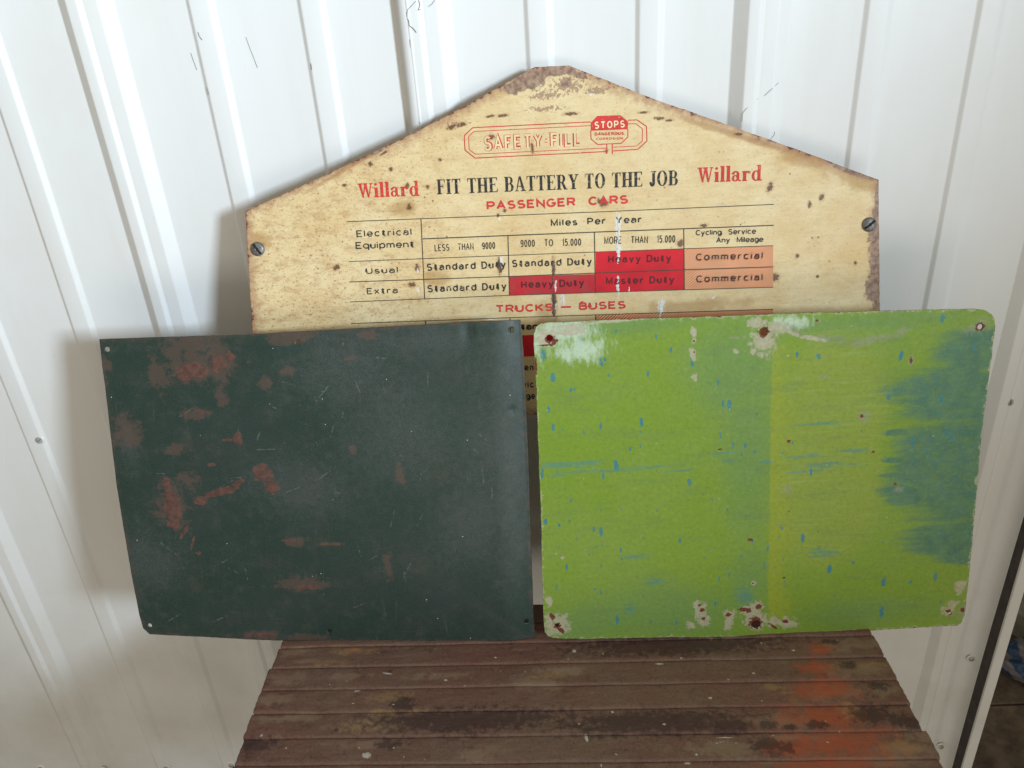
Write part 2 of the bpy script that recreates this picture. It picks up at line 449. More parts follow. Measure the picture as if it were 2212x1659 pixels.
def profile(x0, x1):
    """Ribbed sheet profile from x0 to x1: list of (x, height towards the room)."""
    pts = []
    for xm in X_MAJ:
        s = xm - 15 * PX
        pts += [(s, 0), (s + 28 * PX, 0.0105), (s + 52 * PX, 0.0108), (s + 55 * PX, 0.0098), (s + 62 * PX, 0.0076),
                (s + 66 * PX, 0.0078), (s + 94 * PX, 0.0078), (s + 122 * PX, 0)]
        for off in (279, 521):
            q = s + off * PX
            pts += [(q, 0), (q + 9 * PX, 0.0032), (q + 50 * PX, 0.0032), (q + 62 * PX, 0)]
    pts = sorted(p for p in pts if x0 < p[0] < x1)
    xs = [p[0] for p in pts]; hs = [p[1] for p in pts]
    h = lambda x: float(np.interp(x, xs, hs)) if xs else 0
    return [(x0, h(x0))] + pts + [(x1, h(x1))]

def soften(pts, r=0.0011):
    """Round every fold of the profile with a short fillet."""
    out = [pts[0]]
    for i in range(1, len(pts) - 1):
        p, c, n = (Vector(pts[i - 1]), Vector(pts[i]), Vector(pts[i + 1]))
        a_, b_ = (p - c), (n - c)
        ra = min(r, a_.length * 0.4); rb = min(r, b_.length * 0.4)
        s, e = c + a_.normalized() * ra, c + b_.normalized() * rb
        for t in (0, 0.33, 0.67, 1):
            out.append(tuple(s * (1 - t) ** 2 + c * 2 * t * (1 - t) + e * t ** 2))
    out.append(pts[-1])
    return out

wall = empty('wall')
tag(wall, kind='structure')
seams = [-1.15, xs_a + 18 * PX, xs_a + 2 * PER + 4 * PX, WALL_END]
for i in range(3):
    x0, x1 = seams[i], seams[i + 1]
    pr = soften(profile(x0 - (0.010 if i else 0), x1))
    if i == 2:                                 # the last sheet turns out into a cove against the jamb
        h0, rc = pr[-1][1], 0.0150
        pr += [(x1 + rc * math.sin(math.radians(t)), h0 + rc * (1 - math.cos(math.radians(t)))) for t in range(6, 91, 6)]
    lift = 0.0012 * (2 - i)                    # each sheet laps over the next one
    nz = 26
    verts, faces = [], []
    for k in range(nz + 1):
        z = 0.02 + (2.35 - 0.02) * k / nz
        for (x, h) in pr:
            wob = 0.0011 * math.sin(z * 5.1 + x * 6) + 0.0009 * math.sin(z * 11 + x * 17 + i)
            verts.append((x, -(h + lift + wob), z))
    n = len(pr)
    for k in range(nz):
        for j in range(n - 1):
            faces.append((k * n + j, k * n + j + 1, (k + 1) * n + j + 1, (k + 1) * n + j))
    me = mesh_from('steel_panel', verts, faces, True)
    p = link('steel_panel', me, wall, [M_WALL])
    so = p.modifiers.new('gauge', 'SOLIDIFY'); so.thickness = 0.0007; so.offset = -1

def screw_mesh(r, slot_ang, dome=0.45):
    bm = bmesh.new()
    bmesh.ops.create_uvsphere(bm, u_segments=20, v_segments=10, radius=r)
    for v in list(bm.verts):
        if v.co.z < -1e-6: bm.verts.remove(v)
    for v in bm.verts:
        v.co.z *= dome
    # slot: push the vertices along a line inward by building it as a recess strip
    bmesh.ops.subdivide_edges(bm, edges=bm.edges[:], cuts=2, use_grid_fill=True)
    ca, sa = math.cos(slot_ang), math.sin(slot_ang)
    for v in bm.verts:
        t = -v.co.x * sa + v.co.y * ca
        if abs(t) < r * 0.12: v.co.z = min(v.co.z, r * dome * 0.25)
    return bm_mesh('screw', bm)

def washer(r, r2):
    bm = bmesh.new()
    bmesh.ops.create_cone(bm, cap_ends=True, segments=24, radius1=r2, radius2=r, depth=0.0012)
    return bm_mesh('washer', bm)

def orient(loc, n):
    return Matrix.Translation(loc) @ Vector(n).to_track_quat('Z', 'Y').to_matrix().to_4x4()

sm_wall = screw_mesh(0.0042, 0.6, 0.55); sm_wall.materials.append(mat_flat('painted screw head', (0.42, 0.41, 0.37), 0.5))
wa_wall = washer(0.0050, 0.0062); wa_wall.materials.append(M_WALL)
for k, (px, py) in enumerate([(85, 950), (2180, 868), (2207, 1105), (2098, 1422), (2032, 1612), (88, 1659), (222, 1662), (360, 1658), (500, 1652)]):
    p = on_wall(px, py, -0.004)
    h = float(np.interp(p.x, [q[0] for q in profile(-1.15, WALL_END)], [q[1] for q in profile(-1.15, WALL_END)]))
    p = on_wall(px, py, -h - 0.002)
    s = link('screw', sm_wall, wall)
    s.matrix_world = orient(p + Vector((0, -0.0012, 0)), (0, -1, 0.05)) @ Matrix.Rotation(k * 1.1, 4, 'Z')
    w = link('washer', wa_wall, wall)
    w.matrix_world = orient(p + Vector((0, -0.0006, 0)), (0, -1, 0.05))

# jamb at the end of the wall: a post darkened to stand for shade, with a white steel trim along its front edge
jx = JX
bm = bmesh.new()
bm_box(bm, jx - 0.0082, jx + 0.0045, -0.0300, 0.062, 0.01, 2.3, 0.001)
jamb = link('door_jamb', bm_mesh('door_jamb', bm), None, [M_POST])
tag(jamb, kind='structure')
bm = bmesh.new()
bm_box(bm, jx - 0.0075, jx + 0.0060, -0.0345, -0.0302, 0.012, 2.3, 0.0012)
link('trim_strip', bm_mesh('trim_strip', bm), jamb, [M_WALL])

# what shows past the jamb: a dark partition further back, a plank shelf with a bag on it
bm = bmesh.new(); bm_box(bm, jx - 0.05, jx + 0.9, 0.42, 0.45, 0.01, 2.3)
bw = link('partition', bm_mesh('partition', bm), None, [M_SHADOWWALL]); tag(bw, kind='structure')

# ------------------------------------------------------------------ bench
BENCH_Z = 0.75
def on_bench(px, py, z=BENCH_Z):
    return on_plane(px, py, (0, 0, z), (0, 0, 1))
bl0, bl1 = on_bench(607, 1390), on_bench(505, 1659)
br0, br1 = on_bench(1890, 1375), on_bench(2040, 1659)
rows_l = [on_bench(x, y) for x, y in ((600, 1399), (587, 1441), (566, 1490), (550, 1541), (530, 1595), (505, 1653))]
rows_r = [on_bench(x, y) for x, y in ((1881, 1371), (1915, 1421), (1935, 1469), (1962, 1519), (1990, 1577), (2025, 1638))]
print('bench rows y left', [round(p.y, 4) for p in rows_l], 'right', [round(p.y, 4) for p in rows_r])
print('bench x', bl0.x, bl1.x, br0.x, br1.x)

def crop(x0, y0, s):
    return lambda x, y: ((x0 + x * s) * 0.92167, (y0 + y * s) * 0.92167)

def blobs(P, items, to_local, mpp):
    """Field of ellipses over local points P (n,2): 1 at a centre, 0 on the outline, down to -1."""
    f = np.full(len(P), -1.0)
    for it in items:
        x, y, rx, ry = it[:4]
        ang = math.radians(it[4]) if len(it) > 4 else 0
        c = to_local(x, y)
        dx, dy = (P[:, 0] - c[0]), (P[:, 1] - c[1])
        ca, sa = math.cos(ang), math.sin(ang)
        u = (dx * ca + dy * sa) / (rx * mpp); v = (-dx * sa + dy * ca) / (ry * mpp)
        f = np.maximum(f, 1 - np.sqrt(u * u + v * v))
    return f

def set_attr(me, name, arr):
    at = me.attributes.new(name, 'FLOAT', 'POINT')
    at.data.foreach_set('value', np.asarray(arr, dtype=np.float32))

bench = empty('workbench', (0, 0, 0))
tag(bench, 'brown slatted wooden bench top, paint stained, under the two painted sheets', 'workbench')
# slat pitch from the grooves seen in the photograph
yl, yr = [p.y for p in rows_l], [p.y for p in rows_r]
pitch_l = (yl[0] - yl[-1]) / 5; pitch_r = (yr[0] - yr[-1]) / 5
xl, xr = (bl0.x + bl1.x) / 2, (br0.x + br1.x) / 2
cL = lambda x, y: on_bench(*crop(540, 1440, 840 / 2212)(x, y))
cR = lambda x, y: on_bench(*crop(1300, 1440, 1000 / 2212)(x, y))
def both(lst_l, lst_r, P, mppL=0.00018, mppR=0.00021):
    return np.maximum(blobs(P, lst_l, cL, mppL), blobs(P, lst_r, cR, mppR))
G_L = [(400, 230, 120, 45), (700, 380, 160, 35), (500, 290, 120, 20), (330, 400, 120, 50), (830, 690, 160, 50), (250, 520, 130, 50), (2060, 350, 160, 40), (1540, 860, 130, 50), (350, 640, 220, 30), (880, 800, 200, 30), (1900, 420, 160, 50), (1300, 380, 180, 30)]
G_R = [(1550, 160, 200, 45), (1600, 290, 190, 40), (1500, 400, 260, 45), (1850, 700, 150, 40), (880, 700, 190, 50), (1700, 390, 150, 40), (1350, 430, 150, 25), (1780, 760, 150, 30), (1900, 620, 100, 50), (1200, 640, 200, 25), (1500, 755, 400, 12), (1200, 560, 160, 40)]
O_L = [(760, 220, 60, 10)]
O_R = [(1400, 385, 130, 60), (1400, 530, 180, 70), (1480, 670, 220, 70), (1360, 280, 80, 50), (1250, 700, 120, 40), (1380, 180, 60, 40), (1420, 780, 200, 40)]
Y_L = [(760, 225, 130, 28), (980, 510, 130, 40), (850, 690, 150, 45), (620, 300, 150, 20), (1000, 600, 180, 20), (1950, 380, 110, 25)]
Y_R = [(1130, 375, 40, 20), (1540, 500, 60, 50), (1800, 680, 90, 40), (1600, 260, 160, 20)]
K_L = [(1060, 560, 60, 60), (980, 800, 60, 30), (655, 715, 14, 10), (985, 350, 12, 10), (1450, 650, 500, 70), (150, 800, 120, 40)]
K_R = [(1640, 520, 90, 50), (1530, 262, 36, 20), (1360, 575, 40, 25), (1220, 590, 30, 14), (1110, 570, 35, 25), (1680, 370, 45, 25), (1420, 140, 40, 15), (900, 580, 90, 40), (620, 160, 460, 60), (500, 560, 380, 60), (1850, 560, 80, 40), (1100, 680, 70, 40), (1210, 690, 30, 30)]
F_L = [(2122, 225, 14, 17), (1636, 266, 11, 9), (1262, 372, 6, 6), (1330, 408, 13, 9), (1446, 441, 6, 6), (785, 468, 26, 8, 20), (757, 549, 10, 7), (1005, 556, 9, 7), (840, 872, 30, 22), (192, 748, 10, 9), (343, 823, 8, 6), (793, 824, 7, 7), (1007, 822, 8, 7), (850, 617, 7, 5), (970, 365, 40, 7, -12), (1600, 295, 5, 5), (1690, 290, 5, 5), (2085, 278, 6, 5), (1200, 900, 6, 5), (2150, 675, 7, 6), (1070, 880, 6, 6)]
F_R = [(1072, 147, 7, 6), (1238, 187, 11, 7), (657, 229, 8, 6), (1031, 306, 11, 9), (807, 434, 12, 8), (568, 570, 11, 8), (300, 503, 8, 11), (165, 640, 9, 26, 10), (545, 255, 26, 7), (250, 203, 6, 5), (318, 727, 8, 5), (242, 780, 5, 12), (128, 568, 5, 4), (890, 636, 50, 4), (735, 728, 8, 8), (1415, 660, 8, 6), (690, 770, 16, 10), (900, 340, 7, 4), (860, 660, 40, 3, 20)]
NSLAT_BACK = 2
for k in range(-NSLAT_BACK, 10):
    # back and front edge of slat k at the left and right ends
    b_l, f_l = yl[0] - k * pitch_l, yl[0] - (k + 1) * pitch_l
    b_r, f_r = yr[0] - k * pitch_r, yr[0] - (k + 1) * pitch_r
    jl, jr = random.uniform(-0.0022, 0.0022), random.uniform(-0.0022, 0.0022)
    def xend(y, side):
        if side == 0: t = (y - bl0.y) / (bl1.y - bl0.y); return bl0.x + (bl1.x - bl0.x) * t
        t = (y - br0.y) / (br1.y - br0.y); return br0.x + (br1.x - br0.x) * t
    near = (k < 7)
    nx, ny = (420, 24) if near else (40, 8)
    # cross profile of a slat (t from back to front): rounded back shoulder, rising to a proud front nose
    tt = np.linspace(0.006, 0.994, ny + 1)
    hh = -0.0006 + 0.0012 * tt
    hh = hh - 0.0007 * np.exp(-(tt - 0.006) / 0.05) - 0.0010 * np.exp(-(0.994 - tt) / 0.035)
    ss = np.linspace(0, 1, nx + 1)
    S, T = np.meshgrid(ss, tt)
    warp = 0.0006 * fbm(ss * 9 + k * 3.7, ss * 0 + k * 1.3, 5)
    yb = b_l + (b_r - b_l) * S + warp[None, :]
    yf = f_l + (f_r - f_l) * S + warp[None, :]
    Y = yb + (yf - yb) * T
    x_l = xend((b_l + f_l) / 2, 0) + jl; x_r = xend((b_r + f_r) / 2, 1) + jr
    rag = 0.0010 * fbm(T * 7, T * 0 + k * 2.2, 9)
    X = (x_l + rag) + (x_r - x_l) * S
    Z = BENCH_Z + hh[:, None] + 0.0007 * fbm(X * 22, Y * 60, 3) + 0.0003 * fbm(X * 110, Y * 240, 4)
    top = np.stack([X, Y, Z], -1).reshape(-1, 3)
    n = nx + 1
    idx = np.arange((ny + 1) * n).reshape(ny + 1, n)
    faces = np.stack([idx[:-1, :-1], idx[1:, :-1], idx[1:, 1:], idx[:-1, 1:]], -1).reshape(-1, 4).tolist()
    # skirt: sides down to the underside
    rim = list(idx[0, :]) + list(idx[1:, -1]) + list(idx[-1, -2::-1]) + list(idx[-2:0:-1, 0])
    base = len(top)
    low = top[rim].copy(); low[:, 2] = BENCH_Z - 0.018
    verts = np.vstack([top, low]).tolist()
    m = len(rim)
    for q in range(m):
        q2 = (q + 1) % m
        faces.append((rim[q], rim[q2], base + q2, base + q))
    faces.append(tuple(base + q for q in range(m))[::-1])
    me = mesh_from('slat', verts, faces, True)
    P = np.array(verts)[:, :2]
    set_attr(me, 'grey', both(G_L, G_R, P)); set_attr(me, 'orange', both(O_L, O_R, P))
    set_attr(me, 'ochre', both(Y_L, Y_R, P)); set_attr(me, 'oil', both(K_L, K_R, P)); set_attr(me, 'fleck', both(F_L, F_R, P, 0.00013, 0.00015))
    link('slat', me, bench, [M_BENCH])
Y_BACK = yl[0] + NSLAT_BACK * pitch_l
Y_FRONT = yl[0] - 10 * pitch_l
print('bench y', Y_BACK, Y_FRONT, 'pitch', pitch_l, pitch_r)
for (x0, x1, y0, y1, nm) in ((xl + .02, xr - .02, Y_BACK - .03, Y_BACK - .008, 'rail'), (xl + .02, xr - .02, Y_FRONT + .01, Y_FRONT + .032, 'rail'),
                             (xl + .03, xl + .055, Y_FRONT + .034, Y_BACK - .032, 'rail'), (xr - .055, xr - .03, Y_FRONT + .034, Y_BACK - .032, 'rail')):
    bm = bmesh.new(); bm_box(bm, x0, x1, y0, y1, BENCH_Z - 0.075, BENCH_Z - 0.0185, 0.002)
    link(nm, bm_mesh(nm, bm), bench, [M_WOOD])
for x in (xl + .03, xr - .07):
    for y in (Y_BACK - .075, Y_FRONT + .035):
        bm = bmesh.new(); bm_box(bm, x, x + .04, y, y + .04, 0.001, BENCH_Z - 0.0755, 0.002)
        link('leg', bm_mesh('leg', bm), bench, [M_WOOD])

# ------------------------------------------------------------------ sheets
class Plane:
    """A leaning sheet: origin on it, X along its width, Y up its face, Z out towards the room."""
    def __init__(self, p0, lean, yaw, roll=0.0):
        z = Vector((0, -math.cos(math.radians(lean)), math.sin(math.radians(lean))))
        z = Matrix.Rotation(math.radians(yaw), 3, 'Z') @ z
        x = Vector((0, 0, 1)).cross(z).normalized()
        y = z.cross(x)
        self.o, self.x, self.y, self.z = Vector(p0), x, y, z
        self.mw = Matrix(((x.x, y.x, z.x, p0[0]), (x.y, y.y, z.y, p0[1]), (x.z, y.z, z.z, p0[2]), (0, 0, 0, 1)))
    def at(self, px, py):
        d = on_plane(px, py, self.o, self.z) - self.o
        return (d.dot(self.x), d.dot(self.y))
    def world(self, u, v, w=0):
        return self.o + self.x * u + self.y * v + self.z * w

def resample(pts, key, n, noise=0.0, seed=0, dense=None):
    """Polyline to n+1 points at even fractions of one coordinate."""
    P = np.array(pts, float)
    s = np.concatenate([[0], np.cumsum(np.hypot(*(P[1:] - P[:-1]).T))])
    k = P[:, key]
    t = (k - k[0]) / (k[-1] - k[0])
    # keep it monotone even where a rounded corner runs square to the axis
    w = 0.85 * t + 0.15 * s / s[-1]
    g = np.linspace(0, 1, n + 1)
    Q = np.stack([np.interp(g, w, P[:, 0]), np.interp(g, w, P[:, 1])], 1)
    if noise:
        L = s[-1]
        nz = noise * fbm(g * L * 160, g * 0 + seed, seed) + noise * 0.8 * fbm(g * L * 28, g * 0 + seed, seed + 5)
        nz *= np.minimum(1, np.minimum(g, 1 - g) * 30)
        Q[:, 1 - key] += nz
    return Q

def sheet(name, parent, plane, L, Rr, B, T, nu, nv, zfun, holes, mats, noise=0.0, thick=0.0012):
    nl = resample(L, 1, nv, noise, 11); nr = resample(Rr, 1, nv, noise, 23)
    nb = resample(B, 0, nu, noise, 37); nt = resample(T, 0, nu, noise, 51)
    u = np.linspace(0, 1, nu + 1)[None, :, None]; v = np.linspace(0, 1, nv + 1)[:, None, None]
    S = (1 - v) * nb[None] + v * nt[None] + (1 - u) * nl[:, None] + u * nr[:, None]
    S = S - ((1 - u) * (1 - v) * nb[0] + u * (1 - v) * nb[-1] + (1 - u) * v * nt[0] + u * v * nt[-1])
    P = S.reshape(-1, 2)
    cell = np.ptp(P[:, 0]) / nu
    dead = np.zeros(len(P), bool)
    for (hx, hy, r) in holes:
        c = plane.at(hx, hy)
        d = np.hypot(P[:, 0] - c[0], P[:, 1] - c[1])
        dead |= d < r * 0.93
        ring = (d >= r * 0.93) & (d < r + cell * 1.1)
        k = (r / np.maximum(d, 1e-9))[ring]
        P[ring, 0] = c[0] + (P[ring, 0] - c[0]) * k
        P[ring, 1] = c[1] + (P[ring, 1] - c[1]) * k
    idx = np.arange(len(P)).reshape(nv + 1, nu + 1)
    F = np.stack([idx[:-1, :-1], idx[:-1, 1:], idx[1:, 1:], idx[1:, :-1]], -1).reshape(-1, 4)
    F = F[~dead[F].any(1)]
    used = np.zeros(len(P), bool); used[F.ravel()] = True
    rem = np.cumsum(used) - 1
    Z = zfun(P[:, 0], P[:, 1])
    V = np.stack([P[:, 0], P[:, 1], Z], 1)[used]
    uu = np.broadcast_to(u[..., 0], (nv + 1, nu + 1)).ravel()[used]
    vv = np.broadcast_to(v[..., 0], (nv + 1, nu + 1)).ravel()[used]
    me = mesh_from(name, V.tolist(), rem[F].tolist(), True)
    Wd, Ht = np.ptp(P[:, 0]), np.ptp(P[:, 1])
    set_attr(me, 'edge', np.minimum(np.minimum(uu, 1 - uu) * Wd, np.minimum(vv, 1 - vv) * Ht * 0.9))
    o = link(name, me, parent, mats)
    so = o.modifiers.new('gauge', 'SOLIDIFY'); so.thickness = thick; so.offset = -1
    so.material_offset_rim = 1; so.use_rim = True
    return o, V[:, :2]

def cap(x): return x

# ---- cream chart sign
p_top = on_wall(1190, 143, -0.020)
pl_w = Plane(p_top, 15.0, 1.5)
SIGN_MPP = (Vector((*pl_w.at(1600, 500), 0)) - Vector((*pl_w.at(1500, 500), 0))).length / 100
sign = empty('chart_sign', mat=pl_w.mw)
tag(sign, 'cream metal battery chart sign with gabled top, red and black lettering', 'sign')
A = pl_w.at
Lw = [A(552, 905), A(548, 760), A(545, 718), A(537, 590), A(530, 456)]
Rw = [A(1902, 862), A(1901, 760), A(1900, 670), A(1899, 530), A(1898, 388)]
Bw = [A(552, 905), A(1150, 895), A(1902, 862)]
Tw = [A(530, 456), A(700, 380), A(820, 322), A(900, 284), A(1010, 226), A(1090, 181), A(1130, 158), A(1155, 145), A(1190, 143), A(1228, 141), A(1260, 154), A(1400, 210),
      A(1590, 276), A(1750, 333), A(1898, 388)]
zw = lambda x, y: 0.0012 * fbm(x * 6, y * 6, 2, 2)
print('sign size', Rw[0][0] - Lw[0][0], 'bottom', pl_w.world(*A(1150, 900)))
so_, P = sheet('sign_sheet', sign, pl_w, Lw, Rw, Bw, Tw, 620, 360, zw, [], [M_CREAM, M_RIM_RED], 0.0004, 0.0011)
me = so_.data
ID = lambda x, y: A(x, y)
set_attr(me, 'stain', blobs(P, [(1765, 352, 100, 24, -20), (1850, 385, 60, 22, -20), (560, 520, 22, 20), (940, 600, 30, 20), (1600, 296, 160, 7, -20), (760, 357, 120, 5, 26), (1180, 700, 30, 60), (1500, 660, 120, 16), (870, 448, 30, 20)], ID, SIGN_MPP))
set_attr(me, 'rust', blobs(P, [(1118, 186, 32, 14, 12), (1150, 172, 30, 18), (1185, 156, 36, 9), (1222, 152, 22, 8), (1222, 178, 10, 10), (1250, 162, 20, 6, -20), (1895, 560, 18, 100), (1890, 620, 22, 34), (1896, 500, 20, 50), (1850, 372, 55, 8, -20), (1898, 440, 8, 60), (815, 324, 16, 7, 26), (750, 352, 12, 4, 26)], ID, SIGN_MPP))
set_attr(me, 'pock', blobs(P, [(1228, 185, 62, 26), (1180, 205, 60, 16), (1290, 195, 40, 16), (985, 268, 40, 8), (1180, 235, 60, 10)], ID, SIGN_MPP))
set_attr(me, 'dark', blobs(P, [(1663, 405, 7, 11, -20), (1775, 426, 6, 8), (1749, 442, 5, 8), (1722, 553, 5, 6), (1848, 568, 4, 5), (1766, 597, 4, 4), (1675, 599, 9, 10), (727, 577, 8, 8, 30),
      (800, 354, 7, 6), (884, 447, 7, 7), (1060, 251, 12, 3, 4), (1085, 250, 14, 4, 4), (975, 275, 12, 5, 12), (997, 270, 14, 4, 12), (1232, 246, 16, 4), (1424, 256, 14, 4, -6), (1446, 260, 9, 3), (1390, 243, 12, 3), (1305, 440, 11, 9), (1296, 436, 8, 8), (1197, 650, 6, 42),
      (1196, 575, 5, 22), (1079, 575, 5, 20), (1076, 465, 4, 5), (890, 615, 9, 7), (901, 578, 7, 8), (1060, 318, 4, 6), (1150, 320, 4, 14), (880, 400, 6, 6), (924, 404, 5, 5), (845, 366, 5, 5), (1595, 290, 10, 4), (745, 400, 6, 4), (950, 345, 5, 4),
      (830, 330, 10, 3, 26), (1062, 296, 9, 6), (1470, 526, 8, 9), (1520, 487, 10, 4), (1310, 326, 5, 5), (1090, 455, 5, 4)], ID, SIGN_MPP))
set_attr(me, 'white', blobs(P, [(1335, 520, 5, 46), (1336, 480, 7, 20), (1337, 545, 7, 22), (1335, 618, 6, 26), (1359, 625, 4, 10), (1427, 666, 6, 20), (1430, 655, 6, 12), (1216, 647, 5, 13), (1197, 612, 6, 22), (1199, 662, 4, 10),
      (1082, 562, 5, 12), (1079, 474, 3, 5), (903, 627, 3, 9, 20), (1090, 446, 3, 7), (1541, 643, 7, 2.5, 40), (903, 585, 2.5, 6), (1278, 205, 6, 3)], ID, SIGN_MPP))

# every printed mark lies on the sign face as a thin film of ink
def ink_z(P2, lift):
    P2 = np.asarray(P2)
    return zw(P2[:, 0], P2[:, 1]) + lift

def ink_mesh(name, polys, mat, lift=0.00012, step=0.0, tri=False):
    verts, faces = [], []
    for k, p in enumerate(polys):
        z = ink_z(p, lift + step * k)
        b0 = len(verts)
        verts += [(q[0], q[1], zz) for q, zz in zip(p, z)]
        faces.append(tuple(range(b0, b0 + len(p))))
    me = mesh_from(name, verts, faces)
    return me

def add_ink(name, me, mat):
    for at in ('stain',):
        set_attr(me, at, np.full(len(me.vertices), -1.0))
    return link(name, me, sign, [mat])

def strokes(points, wpx):
    """Thin quads along a polyline given in photograph pixels."""
    L = [Vector(A(*p)) for p in points]
    hw = wpx * SIGN_MPP / 2
    polys = []
    for p, q in zip(L[:-1], L[1:]):
        d = (q - p); n_ = max(1, int(d.length / 0.02))
        t = d.normalized(); nn = Vector((-t.y, t.x)) * hw
        p2, q2 = p - t * hw * 0.0, q + t * hw * 0.0
        for i in range(n_):
            s, e = p2.lerp(q2, i / n_), p2.lerp(q2, (i + 1) / n_)
            polys.append([tuple(s - nn), tuple(e - nn), tuple(e + nn), tuple(s + nn)])
    return polys

def cell(c, n=28):
    """A filled cell as a small grid so that it follows the sheet."""
    a_, b_, c_, d_ = [Vector(A(*p)) for p in c]      # tl tr br bl
    out = []
    for i in range(n):
        for j in range(8):
            f = lambda s, t: tuple((a_.lerp(b_, s)).lerp(d_.lerp(c_, s), t))
            out.append([f(i / n, (j + 1) / 8), f((i + 1) / n, (j + 1) / 8), f((i + 1) / n, j / 8), f(i / n, j / 8)])
    return out

add_ink('table_cell', ink_mesh('table_cell', cell([(1286.5, 545.3), (1477, 537.3), (1478, 626), (1287.3, 632)]), 0, 0.00008), M_CELL)
add_ink('table_cell', ink_mesh('table_cell', cell([(1100.4, 597.8), (1286.3, 592), (1286.9, 632), (1101.5, 637.5)]), 0, 0.00008), M_CELLW)
add_ink('table_cell', ink_mesh('table_cell', cell([(1478.6, 537.3), (1670, 530.7), (1670, 619.8), (1479, 625.8)]), 0, 0.00008), M_HATCH)
add_ink('table_cell', ink_mesh('table_cell', cell([(1287.5, 681), (1670, 668.5), (1671, 725), (1289, 738)]), 0, 0.00008), M_HATCH)
add_ink('table_cell', ink_mesh('table_cell', cell([(1103, 725), (1288, 719), (1290, 766), (1104, 771)]), 0, 0.00008), M_CELL)
rules = []
for seg, w in (([(748.8, 478.8), (911.4, 472.5), (1300, 457.5), (1671.4, 441.5)], 1.7), ([(913, 516), (1284, 501.5), (1671.4, 486.7)], 2.3),
               ([(753.9, 565), (1100, 551.5), (1478, 537.3), (1670, 530.7)], 1.6), ([(755, 609), (1106, 597), (1478, 582.7), (1670, 576.5)], 2.0),
               ([(756.7, 652), (1106, 637.8), (1478, 626), (1670, 620.5)], 1.7), ([(759, 698.8), (1106, 686), (1670, 668)], 1.7),
               ([(909.5, 472.5), (917.7, 646.8)], 1.9), ([(1097.3, 509), (1100.6, 638.6)], 2.0), ([(1284, 501.3), (1286.5, 632)], 2.0),
               ([(1477, 493.9), (1478.3, 626)], 2.0), ([(919, 693), (921, 760)], 1.8), ([(1101.6, 686), (1104, 780)], 1.8), ([(1286.8, 680), (1288, 760)], 1.8)):
    rules += strokes(seg, w)
add_ink('table_rule', ink_mesh('table_rule', rules, 0, 0.00022, 0.0000006), M_RULE)

r5 = lambda x, y: (958.6 + .2167 * x, 221.2 + .2167 * y)
badge = []
for seg, w in (([(1465, 195), (290, 252), (205, 330), (212, 475), (312, 555), (1622, 490)], 2.0),
               ([(1835, 178), (1925, 175), (2020, 240), (2025, 385), (1935, 468), (1680, 485)], 2.0),
               ([(1465, 232), (300, 290), (248, 342), (254, 470), (315, 516), (1622, 455)], 1.4),
               ([(1835, 215), (1915, 212), (1980, 265), (1980, 385), (1920, 435), (1680, 447)], 1.4),
               ([(1465, 283), (1468, 365), (1535, 420), (1770, 408), (1835, 345), (1835, 268)], 1.8),
               ([(1625, 418), (1626, 512)], 2.0), ([(1680, 416), (1680, 515)], 2.0)):
    badge += strokes([r5(*p) for p in seg], w)
add_ink('badge_outline', ink_mesh('badge_outline', badge, 0, 0.00022, 0.0000006), M_RED)
oct_ = [A(*r5(*p)) for p in [(1465, 283), (1835, 268), (1835, 190), (1760, 128), (1530, 135), (1465, 205)]]
add_ink('badge_panel', ink_mesh('badge_panel', [oct_], 0, 0.00018), M_RED)

